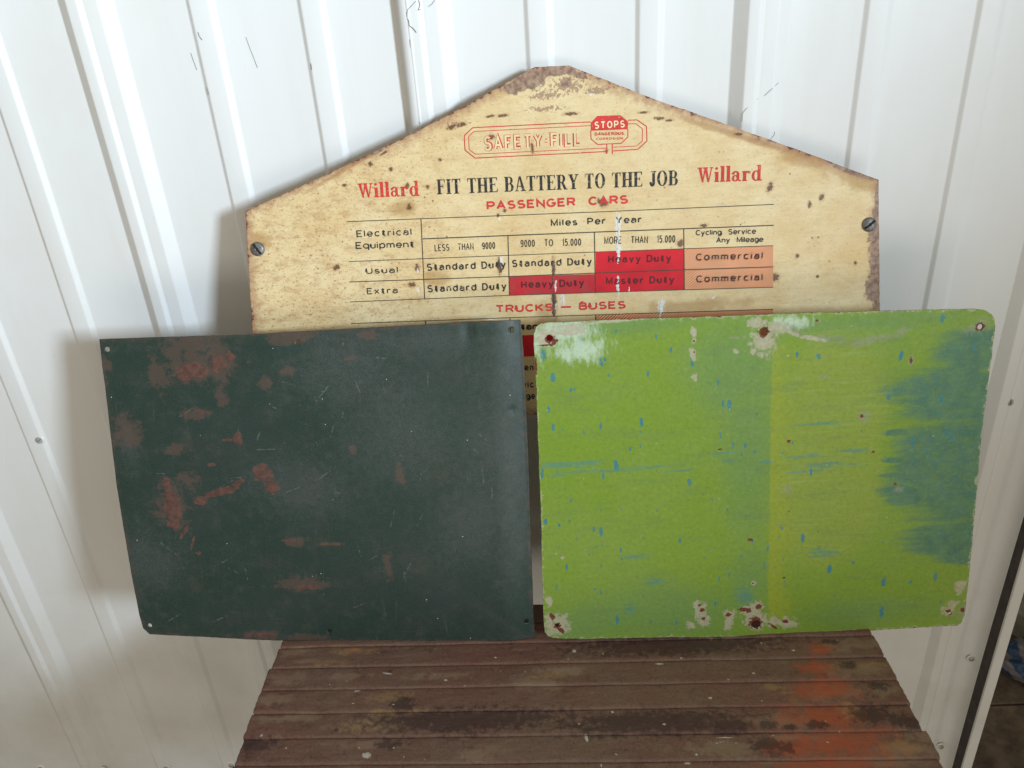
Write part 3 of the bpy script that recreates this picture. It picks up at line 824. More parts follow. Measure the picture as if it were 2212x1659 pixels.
# --- sans lettering drawn as strokes of even weight (cap height 1)
def arc(cx, cy, rx, ry, a0, a1, n=12):
    return [(cx + rx * math.cos(math.radians(a0 + (a1 - a0) * k / n)), cy + ry * math.sin(math.radians(a0 + (a1 - a0) * k / n))) for k in range(n + 1)]
XH = 0.74
def bowl(cx, rx): return arc(cx, XH / 2, rx, XH / 2, 0, 360, 18)
SG = {
    'A': ([[(0, 0), (.36, 1), (.72, 0)], [(.13, .33), (.59, .33)]], .72),
    'B': ([[(0, 0), (0, 1)], [(0, 1), (.36, 1)] + arc(.36, .76, .22, .24, 90, -90) + [(0, .52)], [(.36, .52)] + arc(.38, .26, .26, .26, 90, -90) + [(0, 0)]], .64),
    'C': ([arc(.37, .5, .37, .5, 45, 315, 20)], .66),
    'D': ([[(0, 0), (0, 1), (.25, 1)] + arc(.28, .5, .38, .5, 90, -90, 16) + [(0, 0)]], .66),
    'E': ([[(.56, 1), (0, 1), (0, 0), (.58, 0)], [(0, .52), (.48, .52)]], .58),
    'F': ([[(.56, 1), (0, 1), (0, 0)], [(0, .50), (.46, .50)]], .56),
    'G': ([arc(.37, .5, .37, .5, 50, 340, 20) + [(.72, .46), (.42, .46)]], .74),
    'H': ([[(0, 0), (0, 1)], [(.62, 0), (.62, 1)], [(0, .5), (.62, .5)]], .62),
    'I': ([[(0, 0), (0, 1)]], .02), 'K': ([[(0, 0), (0, 1)], [(.60, 1), (0, .38)], [(.20, .58), (.62, 0)]], .62),
    'L': ([[(0, 1), (0, 0), (.54, 0)]], .54), 'M': ([[(0, 0), (0, 1), (.38, .12), (.76, 1), (.76, 0)]], .76),
    'N': ([[(0, 0), (0, 1), (.64, 0), (.64, 1)]], .64), 'O': ([arc(.38, .5, .38, .5, 0, 360, 24)], .76),
    'P': ([[(0, 0), (0, 1), (.34, 1)] + arc(.36, .72, .25, .28, 90, -90) + [(0, .44)]], .61),
    'R': ([[(0, 0), (0, 1), (.34, 1)] + arc(.36, .74, .25, .26, 90, -90) + [(0, .48)], [(.36, .48), (.63, 0)]], .63),
    'S': ([arc(.31, .745, .27, .255, 35, 255, 12) + arc(.31, .255, .30, .265, 80, -150, 14)], .62),
    'T': ([[(.33, 0), (.33, 1)], [(0, 1), (.66, 1)]], .66), 'U': ([[(0, 1), (0, .32)] + arc(.32, .32, .32, .32, 180, 360) + [(.64, 1)]], .64),
    'Y': ([[(0, 1), (.34, .48), (.68, 1)], [(.34, .48), (.34, 0)]], .68),
    'a': ([arc(.27, .46, .25, .24, 160, 0, 8) + [(.52, 0)], arc(.25, .21, .25, .21, 60, 360, 12) + [(.50, .24)]], .54),
    'c': ([arc(.29, XH / 2, .29, XH / 2, 45, 315, 14)], .52), 'd': ([bowl(.28, .28), [(.56, 0), (.56, 1.02)]], .56),
    'e': ([[(.02, .36), (.58, .36)] + arc(.30, XH / 2, .29, XH / 2, 4, 318, 16)], .58),
    'g': ([bowl(.28, .28), [(.56, XH), (.56, -.06)] + arc(.28, -.06, .28, .22, 0, -150, 8)], .56),
    'i': ([[(0, 0), (0, XH)], [(0, .90), (0, 1.03)]], .02), 'l': ([[(0, 0), (0, 1.02)]], .02),
    'm': ([[(0, 0), (0, XH)], arc(.20, .48, .20, .22, 180, 0, 8) + [(.40, 0)], arc(.60, .48, .20, .22, 180, 0, 8) + [(.80, 0)]], .80),
    'n': ([[(0, 0), (0, XH)], arc(.25, .44, .25, .26, 180, 0, 10) + [(.50, 0)]], .50),
    'o': ([bowl(.29, .29)], .58),
    'p': ([bowl(.28, .28), [(0, XH), (0, -.30)]], .56), 'q': ([bowl(.28, .28), [(.56, XH), (.56, -.30)]], .56),
    'r': ([[(0, 0), (0, XH)], arc(.24, .42, .24, .28, 180, 60, 6)], .34),
    's': ([arc(.24, .52, .21, .18, 35, 255, 9) + arc(.24, .18, .23, .18, 80, -150, 10)], .48),
    't': ([[(.16, .96), (.16, .16)] + arc(.32, .16, .16, .16, 180, 280, 5), [(0, XH), (.36, XH)]], .38),
    'u': ([[(0, XH), (0, .26)] + arc(.25, .26, .25, .26, 180, 360, 10), [(.50, XH), (.50, 0)]], .50),
    'v': ([[(0, XH), (.26, 0), (.52, XH)]], .52), 'x': ([[(0, XH), (.50, 0)], [(.50, XH), (0, 0)]], .50),
    'y': ([[(0, XH), (.28, .04)], [(.56, XH), (.20, -.28), (.04, -.28)]], .56),
    '0': ([arc(.24, .5, .24, .5, 0, 360, 20)], .48), '1': ([[(.0, .78), (.14, 1), (.14, 0)]], .16),
    '5': ([[(.46, 1), (.06, 1), (.03, .56)] + arc(.23, .33, .24, .33, 115, -150, 14)], .48),
    '9': ([arc(.24, .69, .24, .31, 0, 360, 16), [(.48, .69)] + arc(.24, .32, .24, .32, 0, -140, 10)], .48),
    '.': ([[(0, 0), (0, .10)]], .06), '-': ([[(0, .48), (.22, .48)]], .22), '\u2014': ([[(0, .45), (.95, .45)]], .95),
}

def outline_quads(pts, w):
    """A polyline drawn with weight w: mitred quads."""
    n = len(pts)
    P_ = [Vector(p) for p in pts]
    closed = (P_[0] - P_[-1]).length < 1e-6
    L_, R_ = [], []
    for i in range(n):
        if closed and i in (0, n - 1): a_, b_ = (P_[1] - P_[0]).normalized(), (P_[-1] - P_[-2]).normalized()
        else:
            a_ = (P_[min(i + 1, n - 1)] - P_[min(i, n - 2)]).normalized()
            b_ = (P_[max(i, 1)] - P_[max(i - 1, 0)]).normalized()
        n1, n2 = Vector((-a_.y, a_.x)), Vector((-b_.y, b_.x))
        m = (n1 + n2)
        m = m.normalized() if m.length > 1e-4 else n1
        k = w / 2 / max(0.42, m.dot(n1))
        L_.append(P_[i] + m * k); R_.append(P_[i] - m * k)
    return [[tuple(R_[i]), tuple(R_[i + 1]), tuple(L_[i + 1]), tuple(L_[i])] for i in range(n - 1)]

def place_text(text, p0, p1, capx, mat, weight=0.17, gap=0.30, narrow=1.0, word=0.55, lift=0.00030, hollow=0.0, dx=0.0, name='lettering'):
    """Letters set between two photograph points; capx = cap height in photograph pixels."""
    polys, x = [], 0.0
    first = True
    d_len = (Vector(A(*p1)) - Vector(A(*p0))).length
    cap_m = capx * SIGN_MPP
    glyphs = []
    for ch in text:
        if ch == ' ': x += word; continue
        g, w = SG[ch]
        glyphs.append((x, g)); x += w * narrow + gap
    x -= gap
    total = d_len / cap_m - weight
    k = total / x                              # one stretch for the whole line so that it ends where the print ends
    for (gx, g) in glyphs:
        for pl in g:
            pts = [((gx + u * narrow) * k + weight / 2, weight / 2 + v * (1 - weight)) for (u, v) in pl]
            # square ends
            polys += outline_quads(pts, weight)
    a_, b_ = Vector(A(*p0)), Vector(A(*p1))
    t = (b_ - a_).normalized(); nn = Vector((-t.y, t.x))
    out = []
    for q in polys:
        r = []
        for (u, v) in q:
            s = (u + dx) * cap_m; h = v * cap_m
            r.append((a_.x + t.x * s + nn.x * h, a_.y + t.y * s + nn.y * h))
        area2 = sum(r[i][0] * r[(i + 1) % 4][1] - r[(i + 1) % 4][0] * r[i][1] for i in range(4))
        if area2 < 0: r.reverse()
        out.append(r)
    add_ink(name, ink_mesh(name, out, 0, lift, 0.0000003), mat)

WIDE, COND = dict(weight=.165, gap=.34), dict(weight=.125, gap=.34, narrow=.92, word=.9)
T_ = [('PASSENGER  CARS', (1051.8, 454), (1357, 440), 18.5, M_RED, dict(weight=.225, gap=.32)),
      ('Electrical', (770.7, 512.7), (890, 508), 15, M_BLACK, WIDE), ('Equipment', (769, 538), (895.5, 534.8), 15, M_BLACK, dict(weight=.17, gap=.26)),
      ('Usual', (791, 592), (860.5, 589.6), 14, M_BLACK, WIDE), ('Extra', (793, 635.8), (860, 633.5), 14, M_BLACK, WIDE),
      ('Miles  Per  Year', (1190, 489.3), (1386.6, 481.3), 15, M_BLACK, dict(weight=.19, gap=.36)),
      ('LESS  THAN  9000', (939.4, 543), (1070, 537.6), 15, M_BLACK, COND), ('9000  TO  15.000', (1124.7, 533.9), (1255.4, 530.7), 15.5, M_BLACK, COND),
      ('MORE  THAN  15.000', (1305.5, 527.5), (1458.6, 524), 16, M_BLACK, COND),
      ('Cycling  Service', (1502.6, 508.8), (1632.7, 505.3), 12, M_BLACK, dict(weight=.18, gap=.28)), ('Any  Mileage', (1546.6, 524.8), (1648.7, 522.7), 12, M_BLACK, dict(weight=.18, gap=.24))]
DUTY = dict(weight=.185, gap=.38, narrow=.90)
T_ += [('Standard Duty', (922.3, 585.4), (1093, 579), 16.2, M_BLACK, DUTY), ('Standard Duty', (1106, 577.3), (1278.8, 572.5), 16.2, M_BLACK, DUTY),
       ('Standard Duty', (923.7, 631.6), (1094.5, 625.8), 16.2, M_BLACK, DUTY), ('Heavy Duty', (1126, 622.7), (1262, 618.2), 16, M_BLACKR, DUTY),
       ('Heavy Duty', (1314, 568), (1450, 565.4), 16, M_BLACKR, DUTY), ('Master Duty', (1309.2, 614.7), (1456.7, 611.5), 16, M_BLACKR, DUTY),
       ('Commercial', (1502.6, 563.5), (1647.4, 559.5), 16, M_BLACKR2, DUTY), ('Commercial', (1503.4, 610.7), (1647.4, 606), 16, M_BLACKR2, DUTY),
       ('TRUCKS \u2014 BUSES', (1071, 676), (1352, 666.7), 17.5, M_RED, dict(weight=.225, gap=.32)),
       ('Standard Duty', (1109, 713.5), (1282, 708.5), 15, M_BLACK, dict(weight=.24, gap=.25)),
       ('en', (1133, 801), (1153, 800), 15, M_BLACK, DUTY), ('vic', (1128, 838), (1154, 837), 15, M_BLACK, DUTY), ('rge', (1129, 863), (1156, 862), 15, M_BLACK, DUTY)]
for (tx, p0, p1, c, m, kw) in T_:
    place_text(tx, p0, p1, c, m, **kw)
place_text('STOPS', r5(1503, 265), r5(1803, 250), 14.5, M_CREAMINK, weight=.17, gap=.36, narrow=.72)
place_text('DANGEROUS', r5(1505, 332), r5(1795, 325), 6.4, M_RED, weight=.24, gap=.40)
place_text('CORROSION', r5(1518, 378), r5(1785, 370), 5.0, M_RED, weight=.20, gap=.44)
# the hollow title: red outline letters with a cream heart, a heavier edge on the right
place_text('SAFETY-FILL', r5(400, 488), r5(1374, 438), 31.5, M_RED, weight=.26, gap=.35, narrow=.72, lift=0.00012)
place_text('SAFETY-FILL', r5(404, 485), r5(1368, 435.5), 30.0, M_CREAMFILL, weight=.145, gap=.362, narrow=.73, lift=0.00040)

# --- serif lettering drawn stroke by stroke (unit cap height)
def Rct(x0, x1, y0, y1): return [(x0, y0), (x1, y0), (x1, y1), (x0, y1)]
def Ring(cx, cy, rx, ry, wx, wy, a0=0, a1=360, n=18):
    """Arc band, thick (wx) at its sides and thin (wy) at top and bottom, as quads."""
    out = []
    for i in range(n):
        q = []
        for k, inner in ((i, 0), (i + 1, 0), (i + 1, 1), (i, 1)):
            t = math.radians(a0 + (a1 - a0) * k / n)
            q.append((cx + (rx - (wx if inner else 0)) * math.cos(t), cy + (ry - (wy if inner else 0)) * math.sin(t)))
        out.append(q)
    return out
s_, t_ = 0.165, 0.065      # stem and thin stroke
def stem(x, y0=0, y1=1, w=s_, sf=0.065, top=True, bot=True):
    o = [Rct(x, x + w, y0, y1)]
    if bot: o.append(Rct(x - sf, x + w + sf, y0, y0 + t_))
    if top: o.append(Rct(x - sf, x + w + sf, y1 - t_, y1))
    return o
def dot(cx, cy, r, n=12): return [[(cx + r * math.cos(2 * math.pi * k / n), cy + r * math.sin(2 * math.pi * k / n)) for k in range(n)]]
GL = {}
GL['I'] = (stem(.065), .285)
GL['F'] = (stem(.065) + [Rct(.2, .50, .94, 1), [(.44, .94), (.50, .72), (.50, .94)], Rct(.2, .36, .49, .55), [(.36, .40), (.39, .40), (.39, .64), (.36, .64)]], .53)
GL['E'] = (stem(.065) + [Rct(.2, .52, .94, 1), [(.45, .94), (.52, .73), (.52, .94)], Rct(.2, .38, .49, .55), [(.37, .40), (.40, .40), (.40, .64), (.37, .64)], Rct(.2, .54, 0, .06), [(.47, .06), (.54, .06), (.54, .28)]], .57)
GL['T'] = ([Rct(.20, .36, 0, 1), Rct(.13, .43, 0, .06), Rct(.02, .54, .94, 1), [(.02, .94), (.02, .70), (.08, .94)], [(.48, .94), (.54, .70), (.54, .94)]], .56)
GL['H'] = (stem(.065) + stem(.44) + [Rct(.2, .46, .47, .54)], .66)
GL['A'] = ([[(.25, 1), (.36, 1), (.60, .04), (.44, .04)], [(.07, .04), (.13, .04), (.31, 1), (.25, 1)], Rct(.15, .46, .30, .36), Rct(0, .22, 0, .06), Rct(.36, .66, 0, .06)], .66)
GL['B'] = (stem(.065) + [Rct(.2, .34, .94, 1), Rct(.2, .34, .49, .55), Rct(.2, .36, 0, .06)] + Ring(.32, .745, .20, .255, .14, .06, -90, 90) + Ring(.34, .275, .23, .275, .15, .06, -90, 90), .60)
GL['R'] = (stem(.065) + [Rct(.2, .34, .94, 1), Rct(.2, .34, .46, .52), [(.28, .50), (.42, .50), (.62, .0), (.46, 0)], Rct(.50, .68, 0, .05)] + Ring(.32, .73, .21, .27, .145, .06, -90, 90), .66)
GL['Y'] = ([Rct(.24, .40, 0, .48), Rct(.16, .48, 0, .06), [(.06, .96), (.23, .96), (.40, .44), (.24, .44)], [(.50, .96), (.56, .96), (.40, .46), (.34, .46)], Rct(0, .28, .94, 1), Rct(.42, .64, .94, 1)], .62)
GL['O'] = (Ring(.33, .5, .31, .52, .16, .05), .66)
GL['J'] = ([Rct(.20, .355, .20, 1), Rct(.13, .43, .94, 1)] + Ring(.195, .20, .16, .23, .155, .06, -180, 0) + dot(.09, .22, .07), .42)
ws = 0.20
GL['W'] = ([[(.06, 1), (.24, 1), (.40, .0), (.30, 0)], [(.46, 1), (.56, 1), (.37, 0), (.31, 0)], [(.42, 1), (.60, 1), (.75, 0), (.65, 0)], [(.86, .96), (.93, .96), (.74, 0), (.68, 0)],
            Rct(0, .31, .92, 1), Rct(.36, .66, .92, 1), Rct(.78, 1.0, .92, 1)], 1.0)
def sml(x, y1): return [Rct(x, x + ws, 0, y1), Rct(x - .05, x + ws + .05, 0, .085), [(x - .06, y1 - .09), (x, y1 - .09), (x, y1), (x - .06, y1 - .04)]]
GL['i'] = (sml(.07, .68) + dot(.15, .90, .095), .31)
GL['l'] = (sml(.07, 1.06), .31)
GL['a'] = ([Rct(.33, .49, .08, .52), [(.44, 0), (.60, 0), (.60, .09), (.44, .12)]] + Ring(.27, .47, .22, .23, .16, .08, 0, 150) + Ring(.24, .21, .22, .22, .15, .07, 20, 340) + dot(.11, .53, .085), .60)
GL['r'] = (sml(.07, .68) + Ring(.36, .44, .16, .24, .06, .11, 40, 170) + dot(.45, .57, .095), .54)
GL['d'] = (Ring(.29, .34, .27, .36, .17, .07) + [Rct(.40, .57, 0, 1.06), Rct(.52, .66, 0, .085), [(.32, .98), (.41, .98), (.41, 1.06), (.32, 1.02)]], .68)

def serif(text, p0, p1, capx, mat, gap=0.055, space=0.34, name='lettering'):
    polys, x = [], 0.0
    for ch in text:
        if ch == ' ': x += space; continue
        g, w = GL[ch]
        for q in g: polys.append([(x + a_, b_) for a_, b_ in q])
        x += w + gap
    x -= gap
    a_, b_ = Vector(A(*p0)), Vector(A(*p1))
    d = b_ - a_; t = d.normalized(); nn = Vector((-t.y, t.x))
    out = []
    for q in polys:
        r = []
        for (u, v) in q:
            s = u / x * d.length; h = v * capx * SIGN_MPP
            r.append((a_.x + t.x * s + nn.x * h, a_.y + t.y * s + nn.y * h))
        area2 = sum(r[i][0] * r[(i + 1) % len(r)][1] - r[(i + 1) % len(r)][0] * r[i][1] for i in range(len(r)))
        if area2 < 0: r.reverse()
        out.append(r)
    add_ink(name, ink_mesh(name, out, 0, 0.00028, 0.0000004), mat)
serif('Willard', (774, 427.5), (907, 423), 30, M_RED)
serif('Willard', (1506, 394.5), (1646, 390), 31, M_RED)
serif('FIT THE BATTERY TO THE JOB', (944.6, 420), (1465, 400), 31, M_BLACK)

# paint runs that went over the print, as raised crusts
def crust(px, py, w, h, mat, seed, tilt=0.0):
    n_, m_ = 14, 26
    c = Vector(A(px, py))
    verts, faces = [], []
    rr = random.Random(seed)
    ph = [rr.uniform(0, 6.28) for _ in range(6)]
    for j in range(m_ + 1):
        v = j / m_ * 2 - 1
        half = (1 - abs(v) ** 3) ** 0.5 * (0.65 + 0.35 * math.sin(v * 5 + ph[0]) * math.sin(v * 11 + ph[1])) + 0.02
        off = 0.25 * math.sin(v * 4 + ph[2]) * (w / 2)
        for i in range(n_ + 1):
            u = i / n_ * 2 - 1
            x = c.x + (off + u * half * w / 2 + tilt * v * h / 2) * SIGN_MPP
            y = c.y + v * h / 2 * SIGN_MPP
            e = (1 - u * u) * half
            verts.append([x, y, 0.00010 + 0.0007 * e * (0.6 + 0.4 * math.sin(v * 17 + ph[3]) * math.cos(u * 3 + ph[4]))])
    P2 = np.array(verts)[:, :2]
    z0 = zw(P2[:, 0], P2[:, 1])
    for q, z in zip(verts, z0): q[2] += z
    for j in range(m_):
        for i in range(n_):
            k = j * (n_ + 1) + i
            faces.append((k, k + 1, k + n_ + 2, k + n_ + 1))
    link('paint_run', mesh_from('paint_run', verts, faces, True), sign, [mat])
M_WPAINT = mat_scab('dried white drips', (0.80, 0.79, 0.75), (0.60, 0.57, 0.50))
M_CRUST = mat_scab('brown crust', (0.055, 0.035, 0.025), (0.16, 0.10, 0.06))
for k, (px, py, w, h, m, t) in enumerate([(1336, 497, 6, 74, M_WPAINT, 0.02), (1335, 545, 10, 50, M_WPAINT, 0), (1335, 618, 8, 46, M_WPAINT, 0), (1427, 668, 8, 38, M_WPAINT, 0.1), (1216, 648, 7, 26, M_WPAINT, 0),
                                          (1197, 655, 10, 62, M_CRUST, 0.03), (1195, 590, 7, 44, M_CRUST, 0), (1080, 572, 7, 36, M_CRUST, -0.1), (1359, 627, 4, 16, M_WPAINT, 0), (1200, 618, 6, 26, M_WPAINT, 0.1)]):
    crust(px, py, w, h, m, k + 3, t)

# two slotted round head screws through the sign
for (px, py, an) in ((557, 538, math.radians(-58)), (1877, 485, math.radians(38))):
    ms = screw_mesh(15.5 * SIGN_MPP, an, 0.42); ms.materials.append(M_STEEL)
    u, v = A(px, py)
    s = link('screw', ms, sign)
    s.location = (u, v, 0.0008)
    # the dark slot itself
    bm = bmesh.new(); bm_box(bm, -13 * SIGN_MPP, 13 * SIGN_MPP, -1.4 * SIGN_MPP, 1.4 * SIGN_MPP, 0.0005, 16.5 * SIGN_MPP * 0.42 + 0.0002)
    sl = link('screw_slot', bm_mesh('screw_slot', bm), s, [M_SHADOWWALL])
    sl.rotation_euler = (0, 0, an)
    for poly in ms.polygons: poly.use_smooth = True

# wooden stand behind the painted sheets that carries the sign
bot = pl_w.world(*A(1150, 897))
stand = empty('prop_stand', (0, bot.y, 0.0))
tag(stand, 'rough timber prop holding up the cream chart sign, behind the sheets', 'stand')
for px in (760, 1640):
    q = pl_w.world(*A(px, 890))
    bm = bmesh.new(); bm_box(bm, q.x - .02, q.x + .02, -.012, .018, 0.001, bot.z - 0.035, 0.002)
    link('post', bm_mesh('post', bm), stand, [M_WOOD])
bm = bmesh.new()
q0 = pl_w.world(*A(600, 890)); q1 = pl_w.world(*A(1800, 880))
# two short ledges so that nothing shows in the gap between the sheets
for px in (760, 1640):
    q = pl_w.world(*A(px, 902 if px < 1000 else 874))
    bm = bmesh.new(); bm_box(bm, q.x - .05, q.x + .05, -.013, .020, bot.z - 0.034, q.z - 0.001, 0.001)
    link('ledge', bm_mesh('ledge', bm), stand, [M_WOOD])

# ---- the two sheets leaning in front
def sheet_plane(px, py, lean, yaw):
    p = on_bench(px, py, BENCH_Z + 0.0012)
    return Plane(p, lean, yaw)

pl_d = sheet_plane(1150, 1384, 13.0, -3.0)
AD = pl_d.at
cD = lambda x, y: AD(*crop(200, 740, 1060 / 2198)(x, y))
MD = (Vector((*cD(1100, 800), 0)) - Vector((*cD(1000, 800), 0))).length / 100
dsh = empty('dark_sheet', mat=pl_d.mw)
tag(dsh, 'dark green steel sheet with brown rust patches, leaning on the left', 'metal sheet')
Ld = [AD(322, 1371), AD(308, 1358), AD(300, 1330), AD(285, 1250), AD(268, 1150), AD(252, 1050), AD(240, 950), AD(228, 850), AD(220, 790), AD(214, 733)]
Rd = [AD(1156, 1383), AD(1152, 1340), AD(1147, 1200), AD(1141, 1000), AD(1134, 850), AD(1130, 760), AD(1124, 693)]
Bd = [AD(322, 1371), AD(450, 1376), AD(600, 1383), AD(800, 1386), AD(1000, 1386), AD(1156, 1383)]
Td = [AD(214, 733), AD(330, 729), AD(530, 723), AD(760, 710), AD(900, 702), AD(1060, 692), AD(1124, 693)]
xc = (Ld[0][0] + Rd[0][0]) / 2
def zd(x, y):
    z = 0.0016 * fbm(x * 7 + 3, y * 7, 8, 3)
    z = z + 0.0030 * np.exp(-((x - AD(1085, 760)[0]) / 0.03) ** 2 - ((y - AD(1085, 740)[1]) / 0.06) ** 2)
    z = z - 0.0011 * np.exp(-((x - AD(1105, 888)[0]) / 0.004) ** 2 - ((y - AD(1105, 888)[1]) / 0.004) ** 2)
    z = z - 0.0022 * np.exp(-((x - AD(1010, 715)[0]) / 0.006) ** 2 - ((y - AD(1010, 715)[1]) / 0.012) ** 2)
    z = z - 0.006 * np.clip((x - AD(1060, 900)[0]) / 0.03, 0, 1) ** 2
    return z
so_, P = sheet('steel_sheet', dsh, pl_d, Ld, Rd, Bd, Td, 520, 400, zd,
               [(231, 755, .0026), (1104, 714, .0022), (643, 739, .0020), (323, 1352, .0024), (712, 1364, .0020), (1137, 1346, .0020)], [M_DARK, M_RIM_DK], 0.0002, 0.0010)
me = so_.data
patch = [(520, 265, 75, 38), (480, 300, 50, 22), (640, 230, 45, 40, 30), (700, 200, 20, 30), (740, 600, 24, 34), (690, 605, 24, 9), (655, 858, 92, 22, 12), (560, 900, 40, 24), (740, 815, 40, 14, 30), (860, 765, 50, 48), (905, 835, 38, 36), (420, 930, 42, 90), (395, 830, 20, 50), (425, 1010, 34, 30),
         (480, 1050, 10, 46, -35), (520, 1105, 7, 40, -20), (548, 1155, 16, 10), (560, 466, 26, 9), (610, 725, 24, 9), (1080, 1320, 55, 14), (860, 1552, 80, 14), (990, 1092, 40, 8), (1200, 1110, 50, 4)]
rust = [(510, 130, 130, 50), (520, 250, 170, 80), (350, 290, 50, 80), (430, 180, 60, 60), (650, 230, 70, 100), (985, 275, 36, 26), (880, 335, 34, 40), (1000, 105, 110, 34), (1370, 90, 50, 26), (1300, 200, 34, 16), (440, 655, 60, 34), (660, 390, 34, 50), (520, 480, 90, 30), (500, 800, 60, 40), (200, 560, 70, 90),
        (1050, 1300, 130, 40), (860, 1550, 130, 24), (1060, 1560, 120, 18), (95, 240, 30, 40), (1020, 1100, 70, 24), (1200, 1108, 70, 10), (1300, 650, 22, 18), (1530, 780, 22, 50), (1470, 1200, 22, 100), (420, 930, 80, 120)]
chalk_sheen = [(2020, 260, 240, 260), (1700, 130, 420, 110), (1960, 600, 260, 420), (1550, 600, 380, 330), (1080, 850, 300, 160), (210, 640, 60, 160), (1900, 1000, 240, 260), (1200, 260, 300, 240), (2060, 900, 120, 700), (300, 1200, 200, 200)]  # faded paint plus painted sheen, mostly towards the upper right
rr = random.Random(5)
scr = [(rr.uniform(150, 2050), rr.uniform(120, 1500), rr.uniform(14, 70), rr.uniform(2.0, 3.2), rr.choice((70, 60, 20, -30, 5, 100)) + rr.uniform(-15, 15)) for _ in range(38)]
scr += [(1000, 850, 60, 3, 20), (1160, 775, 60, 3, 35), (1240, 860, 30, 3), (1440, 205, 40, 3, -8), (1250, 490, 60, 2.5, 75), (1200, 560, 50, 2.5, 70), (1630, 780, 30, 3, 80), (900, 650, 60, 3), (1900, 660, 30, 2.5, -50)]
set_attr(me, 'scr', blobs(P, scr, cD, MD))
set_attr(me, 'patch', blobs(P, patch, cD, MD)); set_attr(me, 'rust', blobs(P, rust, cD, MD)); set_attr(me, 'chalk_sheen', blobs(P, chalk_sheen, cD, MD))

pl_g = sheet_plane(1600, 1372, 13.0, 1.5)
AG = pl_g.at
cG = lambda x, y: AG(*crop(1220, 700, 1160 / 2212)(x, y))
MG = (Vector((*cG(1100, 800), 0)) - Vector((*cG(1000, 800), 0))).length / 100
gsh = empty('green_sheet', mat=pl_g.mw)
tag(gsh, 'lime green steel sheet with rounded corners and blue drips, chipped around its holes', 'metal sheet')
Lg = [AG(1177, 1365), AG(1174, 1340), AG(1171, 1250), AG(1168, 1100), AG(1162, 950), AG(1157, 800), AG(1153, 740), AG(1153, 722), AG(1158, 706)]
Rg = [AG(2076, 1346), AG(2084, 1328), AG(2094, 1230), AG(2108, 1080), AG(2122, 930), AG(2139, 790), AG(2150, 705), AG(2148, 688), AG(2141, 678)]
Bg = [AG(1177, 1365), AG(1184, 1374), AG(1197, 1378), AG(1250, 1379), AG(1450, 1377), AG(1620, 1376), AG(1690, 1372), AG(1850, 1363), AG(2000, 1355), AG(2050, 1352), AG(2068, 1351), AG(2076, 1346)]
Tg = [AG(1158, 706), AG(1168, 699), AG(1186, 697), AG(1300, 692), AG(1500, 685), AG(1750, 676), AG(1950, 670), AG(2110, 668), AG(2128, 670), AG(2141, 678)]
zg = lambda x, y: 0.0010 * fbm(x * 6 + 9, y * 6, 12, 3) - 0.0015 * np.exp(-((x - AG(1651, 718)[0]) / .012) ** 2 - ((y - AG(1651, 718)[1]) / .012) ** 2)
so_, P = sheet('steel_sheet', gsh, pl_g, Lg, Rg, Bg, Tg, 560, 400, zg,
               [(1187, 730, .0029), (1651, 718, .0030), (2117, 706, .0025), (1633, 1349, .0042), (1203, 1350, .0020), (2052, 1325, .0016)], [M_GREEN, M_RIM_BR], 0.0005, 0.0014)
me = so_.data
drip = [(100, 253, 15, 38), (145, 353, 14, 33), (125, 495, 9, 20), (146, 575, 9, 20), (360, 285, 9, 28, 12), (378, 270, 6, 14), (395, 343, 5, 10), (570, 335, 8, 18), (225, 408, 6, 12), (242, 408, 4, 10), (358, 570, 8, 20), (541, 553, 8, 22), (673, 230, 8, 16), (768, 290, 9, 22), (905, 470, 7, 18),
        (933, 475, 13, 30), (883, 375, 6, 13), (606, 170, 5, 14), (428, 145, 6, 12), (265, 195, 10, 30), (250, 240, 5, 14), (283, 598, 5, 12), (490, 672, 5, 15), (893, 610, 6, 18), (952, 655, 6, 18), (1005, 657, 6, 14), (428, 745, 10, 27), (370, 795, 5, 18), (756, 822, 10, 24), (97, 785, 7, 25),
        (112, 997, 8, 16), (173, 1012, 7, 16), (219, 992, 4, 8), (327, 1030, 6, 17), (359, 1040, 11, 27), (714, 1082, 7, 16), (448, 1125, 4, 14), (452, 1165, 4, 8), (206, 1200, 6, 18), (306, 1145, 4, 12), (1261, 1070, 11, 22), (1380, 1208, 12, 32), (1486, 1180, 8, 14), (1622, 1265, 11, 34),
        (1743, 1265, 7, 15), (1853, 1242, 12, 32), (1613, 1400, 10, 32), (432, 1435, 7, 25), (360, 1312, 5, 16), (870, 1362, 7, 17), (888, 1255, 5, 18), (932, 1235, 4, 14), (1105, 1118, 6, 18), (1092, 1190, 5, 16), (1886, 88, 12, 20), (1332, 258, 12, 20), (1237, 250, 7, 14), (1299, 775, 6, 18),
        (160, 1290, 4, 16), (583, 1445, 4, 14), (696, 1450, 4, 14), (1750, 640, 8, 24), (1902, 600, 8, 20), (1928, 620, 8, 22), (1940, 810, 7, 22), (2030, 215, 8, 18), (1880, 450, 7, 18), (1855, 360, 6, 14), (1700, 255, 12, 28), (1645, 440, 8, 12), (845, 380, 3, 8), (405, 232, 3, 10), (360, 1195, 4, 9), (550, 1325, 4, 9)]
for k in range(60):
    rr = random.Random(k + 100)
    drip.append((rr.uniform(90, 1950), rr.uniform(500, 1480), rr.uniform(2.5, 4), rr.uniform(7, 13)))
A_ = lambda n, l: set_attr(me, n, blobs(P, l, cG, MG))
drip = [(x, y, rx * rr.uniform(.75, 1.2), ry * rr.uniform(.7, 1.15), (it[0] if it else 0) + rr.uniform(-9, 9)) for x, y, rx, ry, *it in drip]
A_('drip', drip)
